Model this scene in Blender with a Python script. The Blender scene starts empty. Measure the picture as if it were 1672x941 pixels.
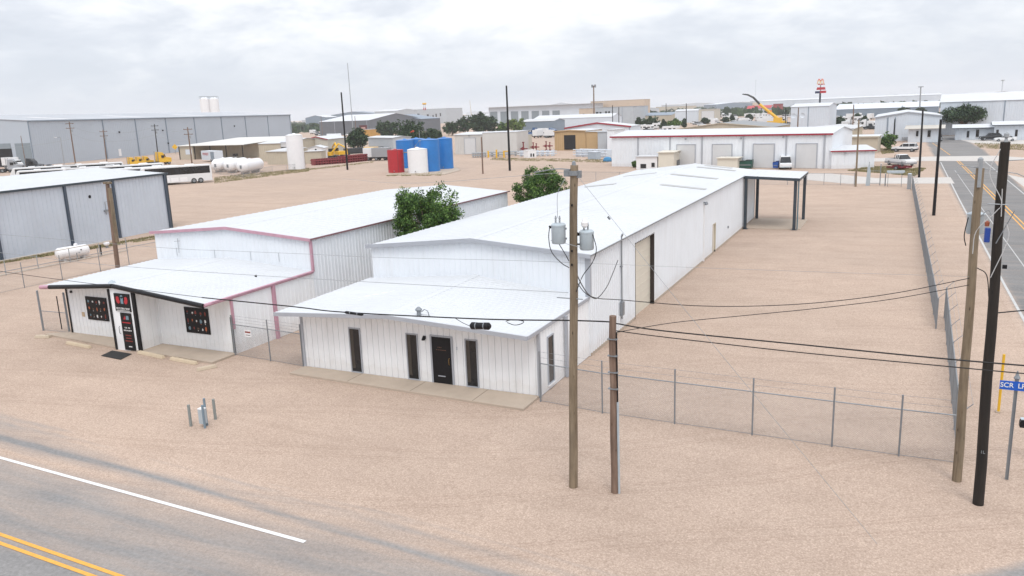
import bpy, math, random
from math import radians, sin, cos, pi, hypot, atan2, sqrt
from mathutils import Vector, Matrix, noise as mnoise
random.seed(7)
S = bpy.context.scene
COL = S.collection
# ------------------------------------------------------------------ camera
CAMH = 11.25
FPX = 1301.0
PIT, ROL, YAW = 0.2176818, 0.03762004, -0.44891617
_F = Vector((sin(YAW)*cos(PIT), cos(YAW)*cos(PIT), -sin(PIT)))
_R = Vector((cos(YAW), -sin(YAW), 0)); _D = _F.cross(_R)
_r = _R*cos(ROL)+_D*sin(ROL); _d = -_R*sin(ROL)+_D*cos(ROL)
cam_d = bpy.data.cameras.new('camera'); cam = bpy.data.objects.new('camera', cam_d); COL.objects.link(cam)
cam.matrix_world = Matrix(((_r.x, -_d.x, -_F.x, 0), (_r.y, -_d.y, -_F.y, 0), (_r.z, -_d.z, -_F.z, CAMH), (0, 0, 0, 1)))
cam_d.sensor_width = 36; cam_d.lens = 36*FPX/1672; cam_d.clip_start = .3; cam_d.clip_end = 12000
S.camera = cam
# surveying helpers: turn a sight line into a point on the ground / on a wall plane / at a distance
def ray(x, y): return _r*((x-836)/FPX)+_d*((y-470.5)/FPX)+_F
def G(x, y, z=0.0):
    d = ray(x, y); t = (z-CAMH)/d.z; return Vector((d.x*t, d.y*t, z))
def UP(x, y, p):
    d = ray(x, y); t = (p[0]*d.x+p[1]*d.y)/(d.x*d.x+d.y*d.y); return CAMH+d.z*t
def onX(x, y, X):
    d = ray(x, y); return d*(X/d.x)+Vector((0, 0, CAMH))
def onY(x, y, Y):
    d = ray(x, y); return d*(Y/d.y)+Vector((0, 0, CAMH))
def AT(x, y, D):
    d = ray(x, y); return d*(D/hypot(d.x, d.y))+Vector((0, 0, CAMH))
# ------------------------------------------------------------------ light
SUN_EL, SUN_AZ = radians(58), radians(150)     # azimuth clockwise from +Y
W = bpy.data.worlds.new('World'); S.world = W; W.use_nodes = True
nt = W.node_tree; N = nt.nodes; L = nt.links
for n in list(N): N.remove(n)
out = N.new('ShaderNodeOutputWorld'); bg = N.new('ShaderNodeBackground'); bg.inputs['Strength'].default_value = 0.10
sky = N.new('ShaderNodeTexSky'); sky.sky_type = 'NISHITA'; sky.sun_disc = False
sky.sun_elevation = SUN_EL; sky.sun_rotation = SUN_AZ; sky.air_density = 1.0; sky.dust_density = 2.0
tc = N.new('ShaderNodeTexCoord'); sep = N.new('ShaderNodeSeparateXYZ'); L.new(tc.outputs['Generated'], sep.inputs[0])
def wm(op, a, b=None, c=None):
    n = N.new('ShaderNodeMath'); n.operation = op
    for i, v in enumerate((a, b, c)):
        if v is None: continue
        if isinstance(v, (int, float)): n.inputs[i].default_value = v
        else: L.new(v, n.inputs[i])
    return n.outputs[0]
zz = wm('ADD', wm('MAXIMUM', sep.outputs['Z'], 0.0), 0.30)
cmb = N.new('ShaderNodeCombineXYZ'); L.new(wm('DIVIDE', sep.outputs['X'], zz), cmb.inputs[0]); L.new(wm('DIVIDE', sep.outputs['Y'], zz), cmb.inputs[1])
def wnoise(scale, detail, rough, dist=0.0, off=0):
    m = N.new('ShaderNodeMapping'); m.inputs['Location'].default_value = (off, off*.7, 0); L.new(cmb.outputs[0], m.inputs[0])
    n = N.new('ShaderNodeTexNoise'); n.inputs['Scale'].default_value = scale; n.inputs['Detail'].default_value = detail
    n.inputs['Roughness'].default_value = rough; n.inputs['Distortion'].default_value = dist; L.new(m.outputs[0], n.inputs['Vector']); return n.outputs['Fac']
def wramp(fac, stops):
    r = N.new('ShaderNodeValToRGB'); e = r.color_ramp.elements
    while len(e) < len(stops): e.new(.5)
    for i, (p, c) in enumerate(stops): e[i].position = p; e[i].color = (*c, 1)
    L.new(fac, r.inputs[0]); return r.outputs[0]
big = wnoise(1.7, 7, .55, .35, 3.1); med = wnoise(4.6, 6, .6, .3, 9.0)
mixn = wm('ADD', wm('MULTIPLY', big, .68), wm('MULTIPLY', med, .32))
cl = wramp(mixn, [(.38, (6.2, 6.55, 7.2)), (.46, (7.0, 7.3, 7.9)), (.525, (8.3, 8.5, 8.85)), (.595, (9.7, 9.7, 9.8))])
hor = wramp(sep.outputs['Z'], [(0.0, (6.7, 7.25, 8.1)), (.10, (6.9, 7.4, 8.3)), (.3, (8.0, 8.3, 8.8))])
mh = N.new('ShaderNodeMix'); mh.data_type = 'RGBA'
mr = N.new('ShaderNodeMapRange'); mr.inputs[1].default_value = .0; mr.inputs[2].default_value = .12; L.new(sep.outputs['Z'], mr.inputs[0])
L.new(mr.outputs[0], mh.inputs[0]); L.new(hor, mh.inputs[6]); L.new(cl, mh.inputs[7])
ms = N.new('ShaderNodeMix'); ms.data_type = 'RGBA'; ms.inputs[0].default_value = .88    # a little of the clear sky shows through the cover
ov = N.new('ShaderNodeVectorMath'); ov.operation = 'SCALE'; L.new(mh.outputs[2], ov.inputs[0]); L.new(wm('ADD', .97, wm('MULTIPLY', wm('MAXIMUM', sep.outputs['Z'], 0.0), .95)), ov.inputs['Scale'])   # overcast: brighter overhead than at the horizon
L.new(sky.outputs[0], ms.inputs[6]); L.new(ov.outputs[0], ms.inputs[7]); L.new(ms.outputs[2], bg.inputs['Color']); L.new(bg.outputs[0], out.inputs[0])
sl = bpy.data.lights.new('sun', 'SUN'); sun = bpy.data.objects.new('sun', sl); COL.objects.link(sun)
sl.energy = 1.3; sl.angle = radians(24); sl.color = (1, .96, .9)
sun.rotation_euler = (Vector((-sin(SUN_AZ)*cos(SUN_EL), -cos(SUN_AZ)*cos(SUN_EL), -sin(SUN_EL)))).to_track_quat('-Z', 'Y').to_euler()
S.view_settings.view_transform = 'Standard'; S.view_settings.look = 'None'; S.view_settings.gamma = 1
S.view_settings.exposure = 0.2
S.render.engine = 'CYCLES'
S.cycles.max_bounces = 6; S.cycles.transparent_max_bounces = 16; S.cycles.volume_bounces = 2
# ------------------------------------------------------------------ materials
MC = {}
def _mat(name):
    m = bpy.data.materials.new(name); m.use_nodes = True; n = m.node_tree.nodes; n.clear()
    o = n.new('ShaderNodeOutputMaterial'); b = n.new('ShaderNodeBsdfPrincipled'); m.node_tree.links.new(b.outputs[0], o.inputs[0])
    return m, n, m.node_tree.links, b
def _noise(n, l, src, scale, detail=4, rough=.6, stretch=None, dist=0):
    v = src
    if stretch:
        mp = n.new('ShaderNodeMapping'); mp.inputs['Scale'].default_value = stretch; l.new(src, mp.inputs[0]); v = mp.outputs[0]
    t = n.new('ShaderNodeTexNoise'); t.inputs['Scale'].default_value = scale; t.inputs['Detail'].default_value = detail
    t.inputs['Roughness'].default_value = rough; t.inputs['Distortion'].default_value = dist; l.new(v, t.inputs['Vector']); return t.outputs['Fac']
def _ramp(n, l, fac, stops):
    r = n.new('ShaderNodeValToRGB'); e = r.color_ramp.elements
    while len(e) < len(stops): e.new(.5)
    for i, (p, c) in enumerate(stops): e[i].position = p; e[i].color = (*c, 1) if len(c) == 3 else c
    l.new(fac, r.inputs[0]); return r.outputs[0]
def _mul(c, k): return tuple(max(0, min(1, x*k)) for x in c)
def paint(name, col, rough=.5, var=.10, scale=1.2, metal=0.0, dirt=.0, spec=.5, splash=0.0):
    """painted or plain surface: slow colour drift, fine speckle, vertical dirt streaks"""
    if name in MC: return MC[name]
    m, n, l, b = _mat(name); tcn = n.new('ShaderNodeTexCoord'); src = tcn.outputs['Object']
    f = _noise(n, l, src, scale, 5, .65)
    c = _ramp(n, l, f, [(.25, _mul(col, 1-var)), (.75, _mul(col, 1+var*.5))])
    if dirt > 0:
        g = _noise(n, l, src, 1.6, 5, .7, (1, 1, .18))
        k = _ramp(n, l, g, [(.50, (0, 0, 0)), (.80, (dirt,)*3)])
        mx = n.new('ShaderNodeMix'); mx.data_type = 'RGBA'; l.new(k, mx.inputs[0]); l.new(c, mx.inputs[6]); mx.inputs[7].default_value = (.36, .31, .26, 1); c = mx.outputs[2]
    if splash > 0:      # mud thrown up the foot of the wall by rain, ragged top edge
        sp = n.new('ShaderNodeSeparateXYZ'); l.new(src, sp.inputs[0]); hn_ = _noise(n, l, src, 2.5, 5, .7)
        a1 = n.new('ShaderNodeMath'); a1.operation = 'MULTIPLY_ADD'; l.new(hn_, a1.inputs[0]); a1.inputs[1].default_value = -.9; l.new(sp.outputs['Z'], a1.inputs[2])
        k2 = _ramp(n, l, a1.outputs[0], [(0, (splash,)*3), (.10, (splash*.5,)*3), (.4, (0, 0, 0))])
        mx = n.new('ShaderNodeMix'); mx.data_type = 'RGBA'; l.new(k2, mx.inputs[0]); l.new(c, mx.inputs[6]); mx.inputs[7].default_value = (.42, .33, .26, 1); c = mx.outputs[2]
    l.new(c, b.inputs['Base Color'])
    b.inputs['Roughness'].default_value = rough; b.inputs['Metallic'].default_value = metal; b.inputs['Specular IOR Level'].default_value = spec
    MC[name] = m; return m
WHITE_PANEL = paint('white_panel', (.74, .775, .815), .55, .05, .5, dirt=.16, splash=.16)
SHOP_PANEL = paint('shop_panel', (.83, .85, .87), .55, .05, .6, dirt=.16, splash=.16)
GREY_PANEL = paint('pale_blue_panel', (.52, .57, .64), .5, .08, .4, dirt=.12)
WHITE_ROOF = paint('white_roof_sheet', (.57, .59, .615), .5, .06, .25, dirt=.14)
TRIM_GREY = paint('grey_trim', (.37, .39, .43), .45, .08)
TRIM_PINK = paint('faded_pink_trim', (.50, .28, .35), .5, .16, 2.5, dirt=.2)
BLACKP = paint('black_paint', (.010, .010, .012), .45, .2, 3, spec=.25)
DARKSTEEL = paint('dark_blue_steel', (.035, .05, .065), .4, .2, 2)
GALV = paint('galvanised_steel', (.25, .27, .29), .45, .15, 6, metal=.4)
PIPEG = paint('dull_grey_pipe', (.30, .32, .34), .5, .15, 5)
WOODT = paint('sawn_timber', (.55, .42, .27), .8, .2, 6)
CREAM = paint('cream_door', (.66, .62, .53), .5, .06, 1)
TXF = paint('transformer_grey', (.40, .46, .50), .4, .1, 5)
WHITEP = paint('white_paint', (.78, .78, .79), .35, .05, 1)
REDP = paint('red_paint', (.42, .015, .025), .45, .12, 2)
BLUEP = paint('blue_tank_plastic', (.014, .17, .50), .4, .12, .6)
DKRED = paint('dark_red_steel', (.22, .03, .035), .6, .25, 3)
YELL = paint('yellow_paint', (.72, .42, .02), .45, .12, 2)
ORNG = paint('orange_paint', (.75, .22, .02), .45, .12, 2)
BEIGE = paint('beige_panel', (.47, .42, .33), .6, .08, .5, dirt=.2)
TAN = paint('tan_wall', (.48, .33, .17), .6, .08, .5, dirt=.15)
SANDW = paint('sand_wall', (.55, .44, .34), .7, .08, .3)
GREYW = paint('grey_wall', (.44, .47, .50), .6, .1, .3, dirt=.15)
DGREY = paint('dark_grey_panel', (.14, .15, .17), .6, .12, .3)
STEELB = paint('slate_blue_roof', (.20, .25, .31), .5, .1, .3)
OLDROOF = paint('weathered_roof', (.52, .53, .54), .6, .12, .2, dirt=.25)
RUBBER = paint('black_rubber', (.02, .02, .02), .8, .2, 5)
REDTR = paint('dark_red_trim', (.30, .012, .03), .45, .1, 2)
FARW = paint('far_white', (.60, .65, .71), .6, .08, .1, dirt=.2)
NAVY = paint('navy_board', (.01, .02, .07), .4, .1, 3)
SIGNBL = paint('street_sign_blue', (.01, .10, .50), .35, .05, 3)
def glass_dark(name='dark_glass', col=(.008, .009, .011), rough=.08):
    if name in MC: return MC[name]
    m, n, l, b = _mat(name); tcn = n.new('ShaderNodeTexCoord'); f = _noise(n, l, tcn.outputs['Object'], 1.1, 3, .5)
    l.new(_ramp(n, l, f, [(.3, col), (.7, _mul(col, 2.2))]), b.inputs['Base Color'])
    b.inputs['Roughness'].default_value = rough; MC[name] = m; return m
GLASS = glass_dark()
def wood(name, a, bcol):
    m, n, l, b = _mat(name); tcn = n.new('ShaderNodeTexCoord'); src = tcn.outputs['Object']
    f = _noise(n, l, src, 9, 6, .7, (1, 1, .06), .6); g = _noise(n, l, src, 2.2, 4, .6, (1, 1, .4))
    c = _ramp(n, l, f, [(.30, a), (.70, bcol)]); c2 = _ramp(n, l, g, [(.3, (.6, .6, .6)), (.7, (1.0, 1.0, 1.0))])
    v = n.new('ShaderNodeTexVoronoi'); v.inputs['Scale'].default_value = 3.0; mp = n.new('ShaderNodeMapping'); mp.inputs['Scale'].default_value = (1.6, 1.6, .55); l.new(src, mp.inputs[0]); l.new(mp.outputs[0], v.inputs['Vector'])
    kn = _ramp(n, l, v.outputs['Distance'], [(.05, (.35, .32, .3)), (.12, (1, 1, 1))])
    m1 = n.new('ShaderNodeMix'); m1.data_type = 'RGBA'; m1.blend_type = 'MULTIPLY'; m1.inputs[0].default_value = 1; l.new(c, m1.inputs[6]); l.new(c2, m1.inputs[7])
    m2 = n.new('ShaderNodeMix'); m2.data_type = 'RGBA'; m2.blend_type = 'MULTIPLY'; m2.inputs[0].default_value = 1; l.new(m1.outputs[2], m2.inputs[6]); l.new(kn, m2.inputs[7])
    l.new(m2.outputs[2], b.inputs['Base Color']); b.inputs['Roughness'].default_value = .85
    bp = n.new('ShaderNodeBump'); bp.inputs['Strength'].default_value = .4; bp.inputs['Distance'].default_value = .02; l.new(f, bp.inputs['Height']); l.new(bp.outputs[0], b.inputs['Normal'])
    MC[name] = m; return m
WOODP = wood('weathered_pole_wood', (.16, .115, .07), (.33, .26, .18))
WOODR = wood('reddish_pole_wood', (.14, .085, .06), (.29, .20, .15))
WOODK = wood('creosoted_pole_wood', (.012, .009, .007), (.035, .026, .02))
def leaves(name, dark, mid, light):
    m, n, l, b = _mat(name); ge = n.new('ShaderNodeNewGeometry')
    c = _ramp(n, l, ge.outputs['Random Per Island'], [(0, dark), (.55, mid), (1, light)])
    l.new(c, b.inputs['Base Color']); b.inputs['Roughness'].default_value = .6
    b.inputs['Specular IOR Level'].default_value = .3
    MC[name] = m; return m
LEAF = leaves('elm_leaves', (.022, .055, .012), (.06, .13, .025), (.17, .27, .06))
LEAFD = leaves('dark_leaves', (.012, .028, .012), (.028, .06, .022), (.06, .10, .035))
LEAFY = leaves('yellow_green_leaves', (.06, .10, .02), (.12, .18, .03), (.2, .26, .06))
def sand_nodes(n, l, src):
    big = _noise(n, l, src, .035, 5, .6); mid = _noise(n, l, src, .45, 5, .65); fine = _noise(n, l, src, 10.5, 7, .72, None, 1.2)
    c1 = _ramp(n, l, big, [(.3, (.485, .386, .320)), (.7, (.578, .450, .366))])
    c2 = _ramp(n, l, mid, [(.28, (.89, .88, .875)), (.72, (1.0, 1.0, 1.0))])
    c3 = _ramp(n, l, fine, [(.30, (.66, .64, .62)), (.46, (.94, .93, .92)), (.60, (1.0, 1.0, 1.0)), (.74, (1.22, 1.22, 1.22))])
    v = n.new('ShaderNodeTexVoronoi'); v.inputs['Scale'].default_value = 15.0; v.inputs['Randomness'].default_value = 1; l.new(src, v.inputs['Vector'])
    c4 = _ramp(n, l, v.outputs['Distance'], [(.08, (1.18, 1.17, 1.16)), (.25, (1, 1, 1)), (.7, (.86, .85, .84))])
    c = c1
    tr_ = _noise(n, l, src, .55, 6, .62, (.12, 1, 1), 1.2); c5 = _ramp(n, l, tr_, [(.34, (.94, .935, .93)), (.52, (1, 1, 1)), (.72, (1.03, 1.03, 1.03))])
    wv = n.new('ShaderNodeTexWave'); wv.inputs['Scale'].default_value = .09; wv.inputs['Distortion'].default_value = 14; wv.inputs['Detail'].default_value = 1.5; wv.inputs['Detail Scale'].default_value = .35; mp2 = n.new('ShaderNodeMapping'); mp2.inputs['Rotation'].default_value = (0, 0, 1.25); l.new(src, mp2.inputs[0]); l.new(mp2.outputs[0], wv.inputs['Vector'])
    c7 = _ramp(n, l, wv.outputs['Fac'], [(.86, (1, 1, 1)), (.90, (.91, .90, .895)), (.93, (1.03, 1.03, 1.03)), (.96, (.91, .90, .895)), (.985, (1, 1, 1))])
    gv = _noise(n, l, src, 24, 3, .6); c6 = _ramp(n, l, gv, [(.33, (.80, .79, .78)), (.5, (1, 1, 1)), (.7, (1.1, 1.1, 1.1))])
    for k in (c2, c3, c4, c5, c6, c7):
        mx = n.new('ShaderNodeMix'); mx.data_type = 'RGBA'; mx.blend_type = 'MULTIPLY'; mx.inputs[0].default_value = 1; l.new(c, mx.inputs[6]); l.new(k, mx.inputs[7]); c = mx.outputs[2]
    return c, fine
def sand(name='sandy_gravel'):
    m, n, l, b = _mat(name); tcn = n.new('ShaderNodeTexCoord'); src = tcn.outputs['Object']
    c, fine = sand_nodes(n, l, src)
    l.new(c, b.inputs['Base Color']); b.inputs['Roughness'].default_value = .95; b.inputs['Specular IOR Level'].default_value = .1
    bp = n.new('ShaderNodeBump'); bp.inputs['Strength'].default_value = .45; bp.inputs['Distance'].default_value = .05; l.new(fine, bp.inputs['Height']); l.new(bp.outputs[0], b.inputs['Normal'])
    return m
SAND = sand()
def asphalt(name, k0=1.0):
    """worn road: grey asphalt, dusted with the same sand where the vertex attribute 'dust' is high"""
    m, n, l, b = _mat(name); tcn = n.new('ShaderNodeTexCoord'); src = tcn.outputs['Object']
    s, fine = sand_nodes(n, l, src)
    f = _noise(n, l, src, .35, 5, .6, (.35, 1, 1)); f2 = _noise(n, l, src, 8, 6, .7)
    a = _ramp(n, l, f, [(.3, _mul((.215, .210, .208), k0)), (.7, _mul((.30, .29, .283), k0))]); k = _ramp(n, l, f2, [(.3, (.72, .72, .72)), (.7, (1.12, 1.12, 1.12))])
    mx = n.new('ShaderNodeMix'); mx.data_type = 'RGBA'; mx.blend_type = 'MULTIPLY'; mx.inputs[0].default_value = 1; l.new(a, mx.inputs[6]); l.new(k, mx.inputs[7])
    at = n.new('ShaderNodeAttribute'); at.attribute_name = 'dust'
    w = _noise(n, l, src, 1.1, 7, .66, (.14, 1, 1), .4)
    ad = n.new('ShaderNodeMath'); ad.operation = 'MULTIPLY_ADD'; l.new(w, ad.inputs[0]); ad.inputs[1].default_value = 1.0; ad.inputs[2].default_value = -.5
    ad2 = n.new('ShaderNodeMath'); ad2.operation = 'ADD'; ad2.use_clamp = True; l.new(ad.outputs[0], ad2.inputs[0]); l.new(at.outputs['Fac'], ad2.inputs[1])
    mk = _ramp(n, l, ad2.outputs[0], [(.12, (0, 0, 0)), (.88, (1, 1, 1))])
    m2 = n.new('ShaderNodeMix'); m2.data_type = 'RGBA'; l.new(mk, m2.inputs[0]); l.new(mx.outputs[2], m2.inputs[6]); l.new(s, m2.inputs[7])
    l.new(m2.outputs[2], b.inputs['Base Color']); b.inputs['Roughness'].default_value = .9; b.inputs['Specular IOR Level'].default_value = .2
    bp = n.new('ShaderNodeBump'); bp.inputs['Strength'].default_value = .35; bp.inputs['Distance'].default_value = .03; l.new(fine, bp.inputs['Height']); l.new(bp.outputs[0], b.inputs['Normal'])
    return m
ROADM = asphalt('worn_asphalt'); ROADS = asphalt('side_street_asphalt', .84)
CONC = paint('tan_concrete', (.43, .355, .285), .9, .12, 1.2)
CONCL = paint('pale_concrete', (.50, .47, .44), .9, .1, .8)
LINEW = paint('white_line_paint', (.72, .72, .72), .7, .14, 5)
LINEO = paint('worn_line_paint', (.50, .50, .49), .8, .25, 6)
LINEY = paint('yellow_line_paint', (.72, .36, .06), .7, .16, 5)
GRASSM = paint('dry_grass', (.20, .18, .07), .95, .4, 2.5)
# ------------------------------------------------------------------ mesh helpers
class MB:
    def __init__(s): s.v = []; s.f = []
    def quad(s, a, b, c, d): i = len(s.v); s.v += [tuple(a), tuple(b), tuple(c), tuple(d)]; s.f.append((i, i+1, i+2, i+3)); return s
    def poly(s, pts): i = len(s.v); s.v += [tuple(p) for p in pts]; s.f.append(tuple(range(i, i+len(pts)))); return s
    def box(s, x0, x1, y0, y1, z0, z1, rz=0, o=(0, 0, 0)):
        i = len(s.v)
        for z in (z0, z1):
            for x, y in ((x0, y0), (x1, y0), (x1, y1), (x0, y1)):
                s.v.append((o[0]+x*cos(rz)-y*sin(rz), o[1]+x*sin(rz)+y*cos(rz), o[2]+z))
        s.f += [(i, i+3, i+2, i+1), (i+4, i+5, i+6, i+7), (i, i+1, i+5, i+4), (i+1, i+2, i+6, i+5), (i+2, i+3, i+7, i+6), (i+3, i, i+4, i+7)]; return s
    def cyl(s, p0, p1, r0, r1=None, n=12, caps=True):
        r1 = r0 if r1 is None else r1; p0 = Vector(p0); p1 = Vector(p1); a = (p1-p0)
        if a.length < 1e-6: return s
        a.normalize(); u = a.orthogonal().normalized(); w = a.cross(u); i = len(s.v)
        for p, r in ((p0, r0), (p1, r1)):
            for k in range(n):
                t = 2*pi*k/n; s.v.append(tuple(p+(u*cos(t)+w*sin(t))*r))
        s.f += [(i+k, i+(k+1) % n, i+n+(k+1) % n, i+n+k) for k in range(n)]
        if caps: s.f += [tuple(range(i+n-1, i-1, -1)), tuple(range(i+n, i+2*n))]
        return s
    def tube(s, pts, r, n=6):
        pts = [Vector(p) for p in pts]; i0 = len(s.v)
        for j, p in enumerate(pts):
            a = (pts[min(j+1, len(pts)-1)]-pts[max(j-1, 0)]).normalized()
            ref = Vector((0, 0, 1)) if abs(a.z) < .9 else Vector((1, 0, 0)); u = a.cross(ref).normalized(); w = a.cross(u)
            rr = r[j] if isinstance(r, (list, tuple)) else r
            for k in range(n): t = 2*pi*k/n; s.v.append(tuple(p+(u*cos(t)+w*sin(t))*rr))
        for j in range(len(pts)-1):
            a = i0+j*n; s.f += [(a+k, a+(k+1) % n, a+n+(k+1) % n, a+n+k) for k in range(n)]
        s.f += [tuple(range(i0+n-1, i0-1, -1)), tuple(range(len(s.v)-n, len(s.v)))]; return s
    def lathe(s, prof, n=24, o=(0, 0, 0), axis='z'):
        i0 = len(s.v)
        for (r, z) in prof:
            for k in range(n):
                t = 2*pi*k/n; p = (r*cos(t), r*sin(t), z)
                if axis == 'x': p = (z, r*cos(t), r*sin(t))
                if axis == 'y': p = (r*sin(t), z, r*cos(t))
                s.v.append((o[0]+p[0], o[1]+p[1], o[2]+p[2]))
        for j in range(len(prof)-1):
            a = i0+j*n; s.f += [(a+k, a+(k+1) % n, a+n+(k+1) % n, a+n+k) for k in range(n)]
        s.f += [tuple(range(i0+n-1, i0-1, -1)), tuple(range(len(s.v)-n, len(s.v)))]; return s
    def prism(s, prof, y0, y1, y0t=None, y1t=None, ztop=None):
        """side outline (x,z) extruded across y; points at or above ztop may be pulled in"""
        i = len(s.v); n = len(prof)
        for (ya, yt) in ((y0, y0t), (y1, y1t)):
            for (x, z) in prof: s.v.append((x, yt if (yt is not None and z >= ztop) else ya, z))
        s.f += [tuple(range(i, i+n)), tuple(range(i+2*n-1, i+n-1, -1))]
        s.f += [(i+k, i+n+k, i+n+(k+1) % n, i+(k+1) % n) for k in range(n)]; return s
    def ribbed(s, a0, a1, b0, b1, nrm, pitch, depth, rib=.06, groove=False):
        """profiled sheet between the edges a0-a1 and b0-b1; profile runs along a"""
        a0, a1, b0, b1, nrm = map(Vector, (a0, a1, b0, b1, nrm)); Ln = (a1-a0).length; k = max(1, int(round(Ln/pitch))); P = Ln/k
        us = [0.0]; ds = [0.0]; d = -depth if groove else depth
        for j in range(k):
            c = (j+.5)*P; w = rib/2; e = w*.35 if groove else w*.55
            us += [c-w, c-w+e, c+w-e, c+w]; ds += [0, d, d, 0]
        us.append(Ln); ds.append(0); i = len(s.v)
        for u, dd in zip(us, ds):
            t = u/Ln; s.v.append(tuple(a0.lerp(a1, t)+nrm*dd)); s.v.append(tuple(b0.lerp(b1, t)+nrm*dd))
        s.f += [(i+2*j, i+2*j+2, i+2*j+3, i+2*j+1) for j in range(len(us)-1)]; return s
    def build(s, name, mat, parent=None, smooth=False, bevel=0, loc=None, rz=0):
        me = bpy.data.meshes.new(name); me.from_pydata(s.v, [], s.f); me.update()
        o = bpy.data.objects.new(name, me); COL.objects.link(o); me.materials.append(mat)
        if smooth:
            for p in me.polygons: p.use_smooth = True
            try: me.set_sharp_from_angle(angle=radians(40))
            except Exception: pass
        if bevel:
            md = o.modifiers.new('bevel', 'BEVEL'); md.width = bevel; md.segments = 2; md.limit_method = 'ANGLE'
        if parent: o.parent = parent
        if loc is not None: o.location = loc
        if rz: o.rotation_euler.z = rz
        return o
    def islands(s):
        par = list(range(len(s.v)))
        def fd(a):
            while par[a] != a: par[a] = par[par[a]]; a = par[a]
            return a
        for f in s.f:
            r = fd(f[0])
            for q in f[1:]: par[fd(q)] = r
        # vertices that coincide belong together (touching boxes stay apart)
        gr = {}
        for f in s.f: gr.setdefault(fd(f[0]), []).append(f)
        res = []
        for fs in gr.values():
            m = MB(); mp = {}
            for f in fs:
                t = []
                for q in f:
                    if q not in mp: mp[q] = len(m.v); m.v.append(s.v[q])
                    t.append(mp[q])
                m.f.append(tuple(t))
            res.append(m)
        return res
def tag(o, label=None, cat=None, group=None, kind=None):
    if label: o['label'] = label
    if cat: o['category'] = cat
    if group: o['group'] = group
    if kind: o['kind'] = kind
    return o
def thing(name, label, cat, loc=(0, 0, 0), rz=0, group=None):
    o = bpy.data.objects.new(name, None); COL.objects.link(o); o.location = loc; o.rotation_euler.z = rz; o.empty_display_size = .5
    return tag(o, label, cat, group)
def copy_tree(src, loc, rz, label=None, group=None, parent=None):
    c = src.copy(); COL.objects.link(c)
    if parent: c.parent = parent
    else:
        c.location = loc; c.rotation_euler.z = rz
        if label: c['label'] = label
        if group: c['group'] = group
    for ch in src.children: copy_tree(ch, None, 0, parent=c)
    return c
def text(body, size, mat, parent, loc, rot, name='lettering', depth=.004, align='CENTER', xs=1.0):
    cu = bpy.data.curves.new(name, 'FONT'); cu.body = body; cu.size = size; cu.extrude = depth; cu.align_x = align; cu.align_y = 'CENTER'; cu.offset = size*.012
    o = bpy.data.objects.new(name, cu); COL.objects.link(o); bpy.context.view_layer.update()
    me = bpy.data.meshes.new_from_object(o.evaluated_get(bpy.context.evaluated_depsgraph_get())); bpy.data.objects.remove(o)
    me.materials.clear(); me.materials.append(mat)
    q = bpy.data.objects.new(name, me); COL.objects.link(q); q.location = loc; q.rotation_euler = rot; q.scale.x = xs
    if parent: q.parent = parent
    return q
# ------------------------------------------------------------------ ground and roads
g = MB(); E_ = 6000
g.quad((-E_, -800, 0), (E_, -800, 0), (E_, E_*1.2, 0), (-E_, E_*1.2, 0))
tag(g.build('ground', SAND), 'pinkish tan sand and fine gravel ground between the roads and the metal buildings', 'ground', kind='structure')
def grid_road(name, rows, label, dustf, mat=None):
    """rows: list of lists of (x,y); dust per vertex from dustf"""
    m = MB(); nr, nc = len(rows), len(rows[0])
    for r in rows:
        for p in r: m.v.append((p[0], p[1], .006))
    for j in range(nr-1):
        for i in range(nc-1): a = j*nc+i; m.f.append((a, a+1, a+nc+1, a+nc))
    o = m.build(name, mat or ROADM); at = o.data.attributes.new('dust', 'FLOAT', 'POINT')
    for i, v in enumerate(o.data.vertices): at.data[i].value = dustf(v.co.x, v.co.y)
    return tag(o, label, 'road', kind='structure')
def interp(x, tab):
    if x <= tab[0][0]: return tab[0][1]
    for (a, b), (c, d) in zip(tab, tab[1:]):
        if x <= c: return b+(d-b)*(x-a)/(c-a)
    return tab[-1][1]
EDGE = [(-200, 21.6), (-60, 21.0), (-40, 20.2), (-32.6, 19.2), (-26.5, 18.3), (-17.8, 17.7), (-12, 17.6), (-5, 17.0), (-1.5, 18.0), (.3, 18.9), (1.8, 20.1), (3.6, 21.6), (5.5, 24.5), (6.2, 27)]
def smooth(t): t = max(0, min(1, t)); return t*t*(3-2*t)
def dust1(x, y):
    e = interp(x, EDGE); d = e-y          # distance inside the edge
    if x < -5: base = 1.25-.25*smooth(d/.3)-.52*smooth(d/1.8)-.12*smooth((d-1.8)/3.5)
    else: base = 1.25-.25*smooth(d/.3)-.75*smooth(d/.9)-.1*smooth((d-1)/2)
    if x < 2:
        yw = interp(x, [(-60, 16.9), (-29.7, 16.95), (-20.6, 16.65), (-14.3, 16.15), (-6, 15.7)])
        base -= .62*math.exp(-((y-yw)/.13)**2)
        y2 = interp(x, [(-60, 18.7), (-24, 18.3), (-15.8, 17.62), (-10.5, 17.28), (-6.9, 17.0), (-4, 16.7)])
        base -= .42*math.exp(-((y-y2)/.15)**2); base -= .3*math.exp(-((y-y2+.45)/.10)**2)
        for c, wd, am in ((14.4, .35, .16), (12.9, .3, .10), (11.2, .9, .22)): base -= am*math.exp(-((y-c)/wd)**2)
        base += .30*math.exp(-((y-16.1)/.45)**2)-.35*smooth((11.9-y)/.5)
    if x > -14: base -= .22*smooth((x+14)/10)*smooth(d/.8)
    return max(0, min(1.3, base))
xs = [-220, -150, -100, -80]+[-70+.5*i for i in range(0, 155)]
rows = []
for j in range(72):
    rows.append([(x, 5+(interp(x, EDGE)+.0-5)*(j/71)) for x in xs])
rows.insert(0, [(x, -6) for x in xs])
grid_road('road', rows, 'two lane asphalt road crossing the bottom left corner, edges dusted with sand', dust1)
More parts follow.
